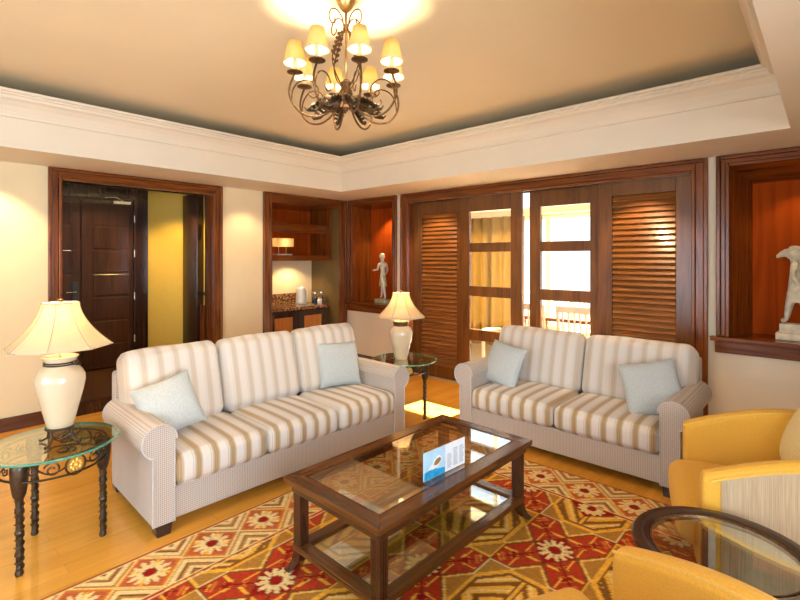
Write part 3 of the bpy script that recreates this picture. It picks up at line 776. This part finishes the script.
# rot: yaw (Z), lean (X), roll (Y)
pillow('scatter_cushion', .34, (2.27, -3.42, .60), [(72, 'Z'), (-28, 'X'), (-17, 'Y')], mPill, 'pale grey-green scatter cushion at the near end of the long sofa', G)
pillow('scatter_cushion', .37, (2.19, -2.01, .605), [(76, 'Z'), (-20, 'X'), (2, 'Y')], mPill, 'blue-grey scatter cushion at the far end of the long sofa', G)
pillow('scatter_cushion', .37, (3.17, -1.0, .58), [(-10, 'Z'), (-22, 'X'), (6, 'Y')], mPill, 'blue-grey scatter cushion at the left end of the shorter sofa', G)
pillow('scatter_cushion', .38, (4.32, -.98, .59), [(14, 'Z'), (-28, 'X'), (-14, 'Y')], mPill, 'olive-grey scatter cushion at the right end of the shorter sofa', G)

# ------------------------------------------------------------------ armchairs (local front -Y, origin floor, front edge at y=0)
def armchair(name, loc, rz, label, oh=.07):
    root = empty(name, loc, rz, label, 'armchair', 'yellow armchairs by the round table')
    W, D, t = .76, .78, .085; rb = .22
    path = []
    hw = W/2-t/2
    for y in np.linspace(0.0, D-rb-t/2, 16): path.append((-hw, y))
    for a in np.linspace(PI, PI/2, 10)[1:]: path.append((-hw+rb+rb*math.cos(a), D-t/2-rb+rb*math.sin(a)))
    n1 = len(path); path += [(-x, y) for x, y in path[::-1]]
    dist = [y for x, y in path]
    def hgt(y): s = min(1, max(0, y/.50)); return .60+.125*math.sin(s*PI/2)+.04*max(0, (y-.50)/.25)
    def nrm(i):
        a = Vector(path[max(i-1, 0)]); b = Vector(path[min(i+1, len(path)-1)]); d = (b-a).normalized(); return Vector((d.y, -d.x))  # right of travel = inside?
    m = MB(); rings = []
    zb = .075
    for i, (x, y) in enumerate(path):
        nn = nrm(i); h = hgt(y); ring = []
        prof = [(-t/2, zb), (-t/2, h-t*.42)]+[(-t/2*math.cos(a), h-t*.42+t*.42*math.sin(a)) for a in np.linspace(.2, PI-.2, 7)]+[(t/2, h-t*.42), (t/2, zb)]
        for o_, z in prof: ring.append(m.bm.verts.new((x+nn.x*o_, y+nn.y*o_, z)))
        rings.append(ring)
    k = len(rings[0])
    for a, b in zip(rings, rings[1:]):
        for j in range(k): m.bm.faces.new((a[j], a[(j+1) % k], b[(j+1) % k], b[j]))
    m.bm.faces.new(rings[0]); m.bm.faces.new(rings[-1][::-1])
    m.build('back_and_arms', mYel, root, bevel=.020, seg=4)
    # outer lining skin
    m = MB(); rings = []
    for i, (x, y) in enumerate(path):
        if y < .035: continue
        nn = nrm(i); h = hgt(y)-.032
        sgn = -1
        ring = [m.bm.verts.new((x+nn.x*o_, y+nn.y*o_, z)) for o_, z in ((-t/2+.002, .08), (-t/2-.004, .08), (-t/2-.004, h), (-t/2+.002, h))]
        rings.append(ring)
    for a, b in zip(rings, rings[1:]):
        for j in range(4): m.bm.faces.new((a[j], a[(j+1) % 4], b[(j+1) % 4], b[j]))
    m.bm.faces.new(rings[0]); m.bm.faces.new(rings[-1][::-1])
    m.build('outer_panel', mLine, root, label='beige lined outer panel')
    # piping along the inner top edge
    pin = [(path[i][0]+nrm(i).x*t*.36, path[i][1]+nrm(i).y*t*.36, hgt(path[i][1])-.014) for i in range(len(path))]
    MB().tube(pin, .005, 6).build('piping', mYelP, root, smooth=True)
    pin = [(path[i][0]-nrm(i).x*(t/2+.003), path[i][1]-nrm(i).y*(t/2+.003), hgt(path[i][1])-.030) for i in range(len(path)) if path[i][1] > .03]
    MB().tube(pin, .005, 6).build('piping', mYelP, root, smooth=True)
    iw = W/2-t
    MB().box(-iw+.001, iw-.001, .015, D-t-.03, .075, .24).build('base', mYel, root, bevel=.012, seg=3)
    M = T(0, .645-(.645+oh)/2, .332)
    MB().puff(iw-.004, (.645+oh)/2, .088, .06, (0, .012, .018), (18, 18, 8), M).build('seat_cushion', mYel, root, smooth=True)
    for sx in (-1, 1):
        for y in (.05, D-.12): MB().lathe([(.02, 0), (.027, .078)], 12, (sx*(W/2-.07), y, 0)).build('foot', mFoot, root)
    return root
def chair_at(fx, fy, ang, label, oh=.07):
    """fx,fy: centre of the front opening; ang: direction of the back, degrees from +x"""
    return armchair('armchair', (fx, fy, .0095), math.radians(ang-90), label, oh)
chair_at((4.645+4.839)/2+.00, (-1.649-2.307)/2, 16.4, 'yellow armchair with beige outer side behind the round table, beside the shorter sofa')
c2 = Vector((4.758, -3.056)); a2 = math.radians(-27)
cc = c2+Vector((math.sin(a2), -math.cos(a2)))*.335
chair_at(cc.x, cc.y, -27, 'yellow armchair in front of the round table, cut off by the bottom edge', .15)
pillow('throw_cushion', .36, (5.16, -1.66, .625), [(16.4-90, 'Z'), (-18, 'X'), (12, 'Y')], mCream, 'cream-yellow cushion in the armchair behind the round table')

# ------------------------------------------------------------------ coffee table
def coffee_table():
    root = empty('coffee_table', (3.655, -2.707, .0095), math.radians(-.8), 'dark wood and glass coffee table with lower shelf, on the rug', 'table')
    hx, hy = .325, .61
    def frame(hx, hy, w_, z0, z1, nm):
        for s in (-1, 1): MB().prism([(s*hx, -hy), (s*hx, hy), (s*(hx-w_), hy-w_), (s*(hx-w_), -hy+w_)], z0, z1, lambda u, v, a: (u, v, a)).build(nm, mTblW, root, bevel=.004, seg=2)
        for s in (-1, 1): MB().prism([(-hx, s*hy), (hx, s*hy), (hx-w_, s*(hy-w_)), (-hx+w_, s*(hy-w_))], z0, z1, lambda u, v, a: (u, v, a)).build(nm, mTblWX, root, bevel=.004, seg=2)
    frame(hx, hy, .075, .425, .452, 'top_frame')
    ap = MB()
    ax, ay = hx-.035, hy-.035
    for s in (-1, 1):
        ap.box(s*ax-.012, s*ax+.012, -ay, ay, .385, .425); ap.box(-ax, ax, s*ay-.012, s*ay+.012, .385, .425)
    ap.build('apron', mTblLeg, root, bevel=.002)
    MB().box(-hx+.075, hx-.075, -hy+.075, hy-.075, .438, .449).build('glass_top', mGlassT, root)
    # bevelled lip of brass-toned bead around the glass
    b = MB()
    for s in (-1, 1):
        b.box(s*(hx-.075)-.004, s*(hx-.075)+.004, -hy+.075, hy-.075, .449, .4535); b.box(-hx+.075, hx-.075, s*(hy-.075)-.004, s*(hy-.075)+.004, .449, .4535)
    b.build('bead', mTblWX, root)
    frame(hx-.03, hy-.03, .06, .105, .135, 'shelf_frame')
    MB().box(-hx+.09, hx-.09, -hy+.09, hy-.09, .115, .123).build('glass_shelf', mGlassT, root)
    for sx in (-1, 1):
        for sy in (-1, 1):
            m = MB(); cx_, cy_ = sx*(hx-.06), sy*(hy-.06)
            m.box(cx_-.026, cx_+.026, cy_-.026, cy_+.026, .10, .425)
            for d in (-.012, 0, .012):   # reeding
                m.box(cx_+sx*.026-.002, cx_+sx*.026+.002, cy_+d-.003, cy_+d+.003, .14, .41); m.box(cx_+d-.003, cx_+d+.003, cy_+sy*.026-.002, cy_+sy*.026+.002, .14, .41)
            # splayed foot
            prev = None; rings = []
            for z, o_, r in ((.10, 0, .026), (.06, .008, .024), (.03, .022, .022), (.012, .038, .022)):
                c = (cx_+sx*o_, cy_+sy*o_); rings.append([m.bm.verts.new((c[0]+a*r, c[1]+b_*r, z)) for a, b_ in ((-1, -1), (1, -1), (1, 1), (-1, 1))])
            for a, b_ in zip(rings, rings[1:]):
                for j in range(4): m.bm.faces.new((a[j], a[(j+1) % 4], b_[(j+1) % 4], b_[j]))
            m.bm.faces.new(rings[-1]); m.bm.faces.new(rings[0][::-1])
            m.build('leg', mTblLeg, root, bevel=.002)
coffee_table()
# folded leaflet in an acrylic holder
ang = math.atan2(-2.606+2.907, 3.897-3.876)
root = empty('leaflet_holder', (3.886, -2.757, .4635), ang, 'clear acrylic holder with a blue and white leaflet on the coffee table', 'leaflet')
root.location = (3.872, -2.775, .4635)
hwid = .151
m = MB(); m.box(-hwid, hwid, -.03, .03, 0, .003); m.box(-hwid, hwid, .003, .005, .003, .125); m.build('holder', mAcr, root)
d = math.degrees(0)
lf = MB().box(-hwid+.002, 0, -.003, .0015, .006, .136).build('photo_page', mPaleBl, root)
MB().box(0.001, hwid-.002, -.003, .0015, .006, .136).build('text_page', mCard, root)
m = MB(); m.prism([(-.147, .008), (-.004, .008), (-.004, .034), (-.05, .040), (-.09, .052), (-.147, .044)], -.0042, -.003, lambda u, v, a: (u, a, v)); m.build('sea_print', plain('card_sea_print', (.02, .33, .62), .5, noise=.25, scale=60), lf)
m = MB(); m.prism([(-.118, .050), (-.105, .066), (-.088, .070), (-.078, .088), (-.060, .094), (-.048, .104), (-.030, .092), (-.024, .076), (-.040, .066), (-.052, .052), (-.085, .046)], -.0045, -.003, lambda u, v, a: (u, a, v)); m.build('boat_print', mCard, lf)
m = MB(); m.prism([(-.085, .066), (-.074, .084), (-.058, .090), (-.040, .092), (-.030, .080), (-.044, .068), (-.064, .060)], -.0050, -.003, lambda u, v, a: (u, a, v)); m.build('boat_print', mBoat, lf)
m = MB()
for c in range(3):
    for r_ in range(10):
        if c == 0 and r_ > 7: continue
        x = .014+c*.046; wd_ = .034*(.7+.3*((r_*7+c*3) % 4)/3)
        m.box(x, x+wd_, -.0042, -.003, .022+r_*.0088, .026+r_*.0088)
m.build('text_lines', mInk, root)

# ------------------------------------------------------------------ iron and glass side tables
def spiral(c, r0, turns, dir_, n=26, start=0.):
    return [(c[0]+dir_*(r0*(1-.72*t))*math.cos(start+turns*2*PI*t), c[1]+(r0*(1-.72*t))*math.sin(start+turns*2*PI*t)) for t in np.linspace(0, 1, n)]
def side_table(loc, rz, R0, label, rleg=.215):
    root = empty('side_table', loc, rz, label, 'side table', 'wrought iron side tables beside the long sofa')
    H = .55
    g = MB().loop_lathe([(R0-.012, H-.011), (R0-.003, H-.010), (R0, H-.0055), (R0-.003, H-.001), (R0-.012, H)], 64).build('glass_edge', mEdge, root, smooth=True)
    MB().lathe([(R0-.012, H-.011), (R0-.012, H)], 64).build('glass_top', mGlassG, root)
    ra = rleg+.015
    for z, nm in ((.532, 'upper_ring'), (.445, 'lower_ring')):
        MB().loop_lathe([(ra+.007*math.cos(t), z+.005*math.sin(t)) for t in np.linspace(0, 2*PI, 8, endpoint=False)], 48).build(nm, mIron, root, smooth=True)
    def on(a, z): return (ra*math.cos(a), ra*math.sin(a), z)
    for k in range(3):
        base = k*2*PI/3
        # leg at angle base : fluted capital, knotted stem, pad foot
        lx, ly = rleg*math.cos(base), rleg*math.sin(base)
        lm = MB(); prof = [(.030, .532), (.036, .525), (.040, .50), (.036, .44), (.028, .385), (.020, .365)]
        lm.lathe(prof[::-1], 10, (lx, ly, 0))
        prof = [(.016, .004), (.020, .012), (.015, .03), (.0155, .09), (.021, .105), (.015, .12), (.016, .19), (.022, .205), (.016, .22), (.0165, .29), (.022, .305), (.0165, .32), (.019, .368)]
        lm.lathe([(r*.93, z) for r, z in prof], 12, (lx, ly, 0))
        hel = [(lx+.0185*math.cos(t*9), ly+.0185*math.sin(t*9), .03+.33*t/ (2*PI)*1.0) for t in np.linspace(0, 2*PI, 70)]
        lm.tube(hel, .0035, 5)
        lg = lm.build('leg', mIron, root, smooth=True)
        fm = MB()
        for j in range(7):
            a = j*2*PI/7; fm.ball((lx+.026*math.cos(a), ly+.026*math.sin(a), .512+.008*(j % 2)), .013, 5, (1, 1, .6))
        fm.ball((lx, ly, .522), .012, 5); fm.build('capital_flower', mBronze, lg, smooth=True)
        # medallion between this leg and the next
        mid = base+PI/3; m = MB()
        ov = [on(mid+.19*math.cos(t), .483+.046*math.sin(t)) for t in np.linspace(0, 2*PI, 28, endpoint=False)]
        m.tube(ov, .005, 6, closed=True); md = m.build('medallion_ring', mIron, root, smooth=True)
        lf_ = MB()
        for j in range(9):
            t = j*2*PI/9; c = on(mid+.095*math.cos(t), .483+.022*math.sin(t)); lf_.ball(c, .013, 5, (.8, .8, .9))
        lf_.ball(on(mid, .483), .014, 5); lf_.build('gilt_leaf', mGoldL, md, smooth=True)
        for s in (-1, 1):
            m = MB()
            sp = spiral((0, 0), .036, 1.35, s, start=0.4)
            m.tube([on(mid+s*.42+u/ra, .486+v) for u, v in sp], .0045, 6)
            arc = [on(mid+s*(.20+.55*t), .483-.030*math.sin(t*PI)+.03*t) for t in np.linspace(0, 1, 12)]
            m.tube(arc, .0045, 6)
            sp = spiral((0, 0), .022, 1.2, -s, start=2.4)
            m.tube([on(mid+s*.74+u/ra, .490+v) for u, v in sp], .004, 6)
            m.build('scroll', mIron, root, smooth=True)
    # inner scroll ornament under the glass
    m = MB()
    for k in range(3):
        a = k*2*PI/3+PI/3
        sp = spiral((0, 0), .05, 1.3, 1, start=.3)
        m.tube([((.12+u)*math.cos(a)-(v)*math.sin(a), (.12+u)*math.sin(a)+v*math.cos(a), .530) for u, v in sp], .0045, 6)
        b = k*2*PI/3
        m.tube([(t_*math.cos(b+.6*(1-t_/ra)), t_*math.sin(b+.6*(1-t_/ra)), .530) for t_ in np.linspace(.03, ra, 10)], .0045, 6)
    m.build('top_scrolls', mIron, root, smooth=True)
    return root
aL = math.atan2(-4.166+3.994, 2.419-2.268)
side_table((2.275, -3.995, 0), aL, .292, 'round glass side table with dark iron legs at the left edge of the photo')
side_table((2.295, -1.295, 0), math.radians(23), .300, 'round glass side table standing in the corner between the two sofas', .195)

# ------------------------------------------------------------------ table lamps
def lamp(loc, stand, label, e):
    z0 = .085 if stand else 0
    root = empty('table_lamp', (loc[0], loc[1], .5505), math.radians(20), label, 'lamp', 'ceramic table lamps on the side tables')
    if stand:
        m = MB()
        m.loop_lathe([(.062+.005*math.cos(t), .078+.005*math.sin(t)) for t in np.linspace(0, 2*PI, 8, endpoint=False)], 28)
        for k in range(4):
            a = k*PI/2+.4; c, s = math.cos(a), math.sin(a)
            m.tube([(.062*c, .062*s, .078), (.060*c, .060*s, .045), (.066*c, .066*s, .022), (.088*c, .088*s, .009), (.104*c, .104*s, .006), (.106*c, .106*s, .014)], .006, 6)
            b = a+PI/2
            m.tube([(.061*c, .061*s, .05), (.04*math.cos(a+PI/4), .04*math.sin(a+PI/4), .028), (.061*math.cos(b), .061*math.sin(b), .05)], .004, 6)
        m.build('iron_stand', mIron, root, smooth=True)
    prof = [(.004, .002), (.056, 0), (.060, .004), (.064, .03), (.082, .11), (.101, .19), (.110, .245), (.108, .275), (.094, .305), (.074, .325), (.066, .335), (.066, .355), (.078, .372), (.081, .380), (.070, .383), (.058, .370), (.052, .34)]
    k = .94
    MB().lathe([(r, z0+z*k) for r, z in prof], 40, cap=False).build('vase', mCer, root, smooth=True)
    if stand:
        m = MB(); m.loop_lathe([(.071+.004*math.cos(t), z0+.318+.004*math.sin(t)) for t in np.linspace(0, 2*PI, 6, endpoint=False)], 28)
        m.loop_lathe([(.070+.004*math.cos(t), z0+.328+.004*math.sin(t)) for t in np.linspace(0, 2*PI, 6, endpoint=False)], 28)
        m.tube([(.07, .02, z0+.322), (.09, .03, z0+.335), (.088, .045, z0+.318), (.07, .035, z0+.31)], .004, 6); m.ball((.076, .02, z0+.324), .011, 5)
        m.build('neck_cord', mIron, root, smooth=True)
    else:
        MB().loop_lathe([(.066, z0+.308), (.071, z0+.310), (.073, z0+.335), (.079, z0+.352), (.076, z0+.354), (.066, z0+.34)], 28).build('neck_band', mBronze, root, smooth=True)
    zt = z0+.358
    MB().tube([(0, 0, z0+.30), (0, 0, zt+.10)], .007).build('stem', mBrass, root)
    zs = z0+.392 if not stand else z0+.408; hs = .222
    # eight sided bell shade
    n = 8; m = MB(); rings = []; sub = 5
    def rad(t): return .078+.150*(1-t)**1.75+.004
    for t in np.linspace(0, 1, 12):
        ring = []
        for i in range(n):
            for j in range(sub):
                a0, a1 = 2*PI*i/n, 2*PI*(i+1)/n; f = j/sub; r = rad(t)
                x = r*((1-f)*math.cos(a0)+f*math.cos(a1)); y = r*((1-f)*math.sin(a0)+f*math.sin(a1))
                kk = .65+.35*1  # keep facets
                sc_ = 1+.035*math.sin(PI*f)
                ring.append(m.bm.verts.new((x*sc_, y*sc_, zs+hs*t)))
        rings.append(ring)
    N = n*sub
    for a, b in zip(rings, rings[1:]):
        for i in range(N): m.bm.faces.new((a[i], a[(i+1) % N], b[(i+1) % N], b[i]))
    sh = m.build('lamp_shade', mShade, root, smooth=True)
    md = sh.modifiers.new('thick', 'SOLIDIFY'); md.thickness = .0015
    m = MB()
    for i in range(n):
        a = 2*PI*i/n; m.tube([((rad(t)+.001)*math.cos(a), (rad(t)+.001)*math.sin(a), zs+hs*t) for t in np.linspace(0, 1, 12)], .0022, 5)
    for t in (0, 1):
        r = rad(t)+.001; m.tube([(r*math.cos(2*PI*i/n), r*math.sin(2*PI*i/n), zs+hs*t) for i in range(n)], .003, 5, closed=True)
    m.build('shade_ribs', mRib, sh)
    m = MB(); r = rad(1)
    for i in range(3):
        a = 2*PI*i/3; m.tube([(0, 0, zs+hs-.01), (r*math.cos(a), r*math.sin(a), zs+hs-.004)], .002, 5)
    m.tube([(0, 0, zt+.09), (0, 0, zs+hs+.005)], .003, 5)
    m.build('harp', mBrass, root); MB().lathe([(.004, 0), (.012, .006), (.009, .014), (.013, .02), (.004, .03)], 12, (0, 0, zs+hs)).build('finial', mBronze, root, smooth=True)
    q = NT('bulb_glow'); q.b.inputs['Emission Color'].default_value = (1, .72, .40, 1); q.b.inputs['Emission Strength'].default_value = 6
    MB().ball((0, 0, zs+.10), .026, 8).build('bulb', q.m, root, smooth=True)
    light('lamp_light', 'POINT', (loc[0], loc[1], .5505+zs+.155), e, (1, .72, .40), shadow_soft_size=.035)
    return root
lamp((2.315, -3.975), True, 'large table lamp raised on an iron stand, at the left edge of the photo', 8)
lamp((2.275, -1.325), False, 'table lamp with a bronze neck band, standing between the two sofas', 10)

# ------------------------------------------------------------------ round table
def round_table():
    root = empty('round_table', (4.972, -2.668, .0095), math.radians(20), 'round dark wood table with inset glass between the two yellow armchairs', 'table')
    R0 = .282
    MB().loop_lathe([(R0-.062, .475), (R0-.006, .475), (R0, .481), (R0, .494), (R0-.006, .50), (R0-.050, .50), (R0-.056, .496), (R0-.062, .494)], 72).build('rim', mPiece, root, smooth=True)
    MB().loop_lathe([(R0-.066, .488), (R0-.060, .488), (R0-.060, .499), (R0-.066, .497)], 72).build('inner_bead', mBronze, root, smooth=True)
    MB().lathe([(R0-.064, .486), (R0-.064, .494)], 72).build('glass_top', mGlassT, root)
    for k in range(4):
        a = k*PI/2; c, s = math.cos(a), math.sin(a)
        MB().box(R0-.062, R0-.018, -.022, .022, .002, .475, M=R(math.degrees(a), 'Z')).build('leg', mPiece, root, bevel=.004)
    m = MB()
    for a in (0, 90): m.box(-R0+.062, R0-.062, -.018, .018, .12, .145, M=R(a, 'Z'))
    m.build('cross_stretcher', mPiece, root, bevel=.003)
    MB().lathe([(.15, .145), (.15, .158)], 48).build('lower_shelf', mPiece, root, bevel=.003)
round_table()

# ------------------------------------------------------------------ chandelier
def smooth2(c, n=6):
    out = []
    for i in range(len(c)-1):
        p0 = c[max(i-1, 0)]; p1 = c[i]; p2 = c[i+1]; p3 = c[min(i+2, len(c)-1)]
        for t in np.linspace(0, 1, n+1)[:-1]:
            out.append(tuple(float(.5*((2*b)+(-a+c_)*t+(2*a-5*b+4*c_-d)*t*t+(-a+3*b-3*c_+d)*t**3)) for a, b, c_, d in zip(p0, p1, p2, p3)))
    out.append(tuple(c[-1])); return out
def chandelier():
    cx_, cy_ = 3.375, -2.965
    root = empty('chandelier', (cx_, cy_, ZC), math.radians(-27.2), 'bronze chandelier with small cream candle shades hanging from the ceiling', 'chandelier')
    CS = .86; root.scale = (CS, CS, CS)
    MB().lathe([(.004, -.085), (.018, -.08), (.030, -.07), (.052, -.035), (.060, -.012), (.052, 0)][::1], 24).build('ceiling_rose', mBrass, root, smooth=True)
    MB().tube([(0, 0, -.08), (0, 0, -.54)], .008).build('stem', mBrass, root, smooth=True)
    m = MB(); zh = -.50
    m.lathe([(.010, -.68), (.020, -.66), (.013, -.64), (.030, -.60), (.038, -.56), (.024, -.53), (.034, -.51), (.014, -.49)], 18); m.build('hub', mBronze, root, smooth=True)
    # top curls and central cage
    for k in range(4):
        a = k*PI/2+.5; c, s = math.cos(a), math.sin(a)
        def P_(r, z): return (r*c, r*s, z)
        crl = [P_(*p) for p in smooth2([(.012, -.20), (.03, -.13), (.07, -.095), (.115, -.105), (.135, -.15), (.115, -.185), (.088, -.172), (.092, -.15)])]
        MB().tube(crl, .0045, 6).build('top_curl', mBronze, root, smooth=True)
        pts = [P_(*p) for p in smooth2([(.015, -.16), (.03, -.22), (.085, -.31), (.11, -.39), (.085, -.47), (.03, -.54)])]
        MB().tube(pts, .0045, 6).build('cage_rod', mBronze, root, smooth=True)
        lm = MB()
        for j in range(5):
            p = Vector(P_(.05+.012*j, -.23-.03*j)); lm.ball(p, .016, 4, (.55, .55, 1.0)); lm.ball(p+Vector((-s*.016, c*.016, .008)), .011, 4, (.6, .6, 1)); lm.ball(p+Vector((s*.016, -c*.016, .008)), .011, 4, (.6, .6, 1))
        lm.build('cage_leaf', mBronze, root, smooth=True)
    NA = 8
    for k in range(NA):
        a = 2*PI*k/NA; up = k % 2   # alternate arms slightly higher
        c, s = math.cos(a), math.sin(a); ro = .305; zt = -.495
        def Q(r, z, w_=0): return Vector((r*c-w_*s, r*s+w_*c, z))
        cv = [Q(*p) for p in smooth2([(.028, -.55), (.058, -.635), (.115, -.705), (.195, -.735), (.275, -.715), (.330, -.645), (.335, -.57), (ro, zt)])]
        arm = MB().tube(cv, .0065, 7).build('arm', mBronze, root, smooth=True)
        # curl springing back towards the hub
        crl = [Q(*p) for p in smooth2([(.325, -.655), (.315, -.585), (.275, -.535), (.215, -.525), (.172, -.558), (.170, -.602), (.200, -.622), (.224, -.604), (.218, -.585)])]
        MB().tube(crl, .0045, 6).build('arm_curl', mBronze, arm, smooth=True)
        # acanthus leaf along the lower arm
        lm = MB(); N_ = 8
        for j in range(N_):
            t = j/(N_-1); r0 = .075+.135*t; z0_ = -.645-.055*t+.03*math.sin(t*PI); ww = .040*math.sin(PI*(.25+.68*t))
            for sg in (-1, 1):
                a_ = Q(r0, z0_); b_ = Q(r0+.012, z0_+.012, sg*ww); c_ = Q(r0+.024, z0_+.004, sg*ww*1.15)
                lm.tube([a_, b_, c_], [.010, .0085, .003], 6)
        lm.tube([Q(.06, -.625), Q(.12, -.655), Q(.19, -.695), Q(.235, -.700), Q(.255, -.680)], [.006, .012, .012, .008, .003], 6)
        lm.build('leaf', mIron, arm, smooth=True)
        cp = Q(ro, zt)
        MB().lathe([(.006, -.004), (.030, 0), (.046, .006), (.046, .010), (.02, .012), (.014, .02)], 14, cp).build('drip_pan', mBronze, arm, smooth=True)
        MB().lathe([(.013, .012), (.013, .085)], 12, cp).build('candle_sleeve', mCandle, arm, smooth=True)
        zs = .085; m = MB(); prof = [(.068, zs-.025), (.066, zs-.02), (.040, zs+.10)]
        m.lathe([(r_*.96, z_) for r_, z_ in prof], 24, cp, cap=False); sh = m.build('candle_shade', mShadeC, arm, smooth=True); mo = sh.modifiers.new('t', 'SOLIDIFY'); mo.thickness = .0012
        MB().loop_lathe([(.0675, zs-.027), (.070, zs-.027), (.070, zs-.020), (.0675, zs-.020)], 24, cp).build('shade_trim', mCandle, arm)
        wp = Matrix.Translation((cx_, cy_, ZC)) @ Matrix.Rotation(math.radians(-27.2), 4, 'Z') @ Matrix.Scale(CS, 4) @ (cp+Vector((0, 0, zs+.035)))
        light('candle_light', 'POINT', wp, 9.5, (1, .80, .50), shadow_soft_size=.012)
chandelier()

# ------------------------------------------------------------------ statues
def skin_body(name, verts, edges, radii, mat, parent):
    me = bpy.data.meshes.new(name); me.from_pydata(verts, edges, []); o = bpy.data.objects.new(name, me); COL.objects.link(o); o.parent = parent
    o.modifiers.new('skin', 'SKIN'); sv = me.skin_vertices[0].data
    for i, r in enumerate(radii):
        sv[i].radius = r if hasattr(r, '__len__') else (r, r)
    sv[0].use_root = True
    s = o.modifiers.new('sub', 'SUBSURF'); s.levels = 2; s.render_levels = 2
    me.materials.append(mat); return o
def statue(loc, rz, bird, label, s=1.0):
    """walks towards local -X; total height about .64"""
    root = empty('statuette', loc, rz, label, 'statue'); root.scale = (s, s, s)
    b = MB(); b.box(-.105, .125, -.06, .06, 0, .05)
    if bird: b.box(-.085, .125, -.055, .055, .05, .115)
    b.build('plinth', mStone if bird else mStoneG, root, bevel=.006)
    z = .115 if bird else .05
    k = (.64-z)/.59
    V = [(0.01, 0, .30), (0.005, 0, .38), (0.0, 0, .455), (-.005, 0, .500), (-.012, 0, .535), (-.01, 0, .57),   # pelvis..head
         (-.035, .022, .16), (-.055, .022, .025), (-.085, .022, .012),                                           # front leg (towards -x)
         (.05, -.022, .16), (.085, -.022, .025), (.055, -.022, .012),                                            # back leg
         (0, .062, .465), (.012, .075, .38), (-.03, .075, .32) if not bird else (-.02, .068, .31),               # one arm
         (0, -.062, .465), (-.01, -.075, .39), (-.125, -.07, .375) if not bird else (.02, -.068, .31)]
    E = [(0, 1), (1, 2), (2, 3), (3, 4), (4, 5), (0, 6), (6, 7), (7, 8), (0, 9), (9, 10), (10, 11), (2, 12), (12, 13), (13, 14), (2, 15), (15, 16), (16, 17)]
    Rr = [(.042, .034), (.034, .026), (.050, .034), .018, .030, .030, .022, .013, .011, .022, .013, .011, .018, .014, .010, .018, .014, .010]
    if bird: Rr = [(r[0]*1.2, r[1]*1.2) if hasattr(r, '__len__') else r*1.25 for r in Rr]
    V = [(x, y, z+zz*k) for x, y, zz in V]
    skin_body('body', V, E, Rr, mStone, root)
    hz = z+.555*k
    if bird:
        m = MB(); m.ball((-.012, 0, hz), .048, 8, (1, .85, .95))
        o = m.build('head', mStone, root, smooth=True)
        m = MB(); m.tube([(-.045, 0, hz+.004), (-.075, 0, hz-.006), (-.098, 0, hz-.022), (-.104, 0, hz-.034)], [.030, .022, .013, .004], 10); m.build('muzzle', mStone, root, smooth=True)
        for sg in (-1, 1):   # curled horns
            pts = [(-.005+.040*math.cos(t)*(1-.08*t), sg*(.036+.006*t/2), hz+.006+.040*math.sin(t)*(1-.08*t)) for t in np.linspace(2.2, -2.8, 18)]
            MB().tube(pts, list(np.linspace(.013, .006, 18)), 8).build('horn', mStone, root, smooth=True)
        m = MB(); m.tube([(.012, 0, hz+.02), (.045, 0, hz-.03), (.048, 0, hz-.09), (.03, 0, hz-.14)], [.035, .042, .038, .022], 10); m.build('head_cloth', mStone, root, smooth=True)
    else:
        MB().ball((-.008, 0, hz+.01), .040, 8, (1, .9, 1.1)).build('head', mStone, root, smooth=True)
        MB().tube([(-.042, 0, hz+.008), (-.054, 0, hz)], [.010, .005], 8).build('nose', mStone, root, smooth=True)
    m = MB(); m.lathe([(.060, z+.17*k), (.052, z+.24*k), (.040, z+.315*k)], 16, (.006, 0, 0), True, 1.05, .8); m.build('kilt', mStoneG if not bird else mStone, root, smooth=False)
    return root
statue((.60, .14, .8605), math.radians(-8), False, 'walking statuette with round head and outstretched arm in the left wall niche', 1.06)
statue((5.045, .14, .8605), math.radians(-4), True, 'stone statuette of a horned animal-headed figure in the right wall niche', 1.1)
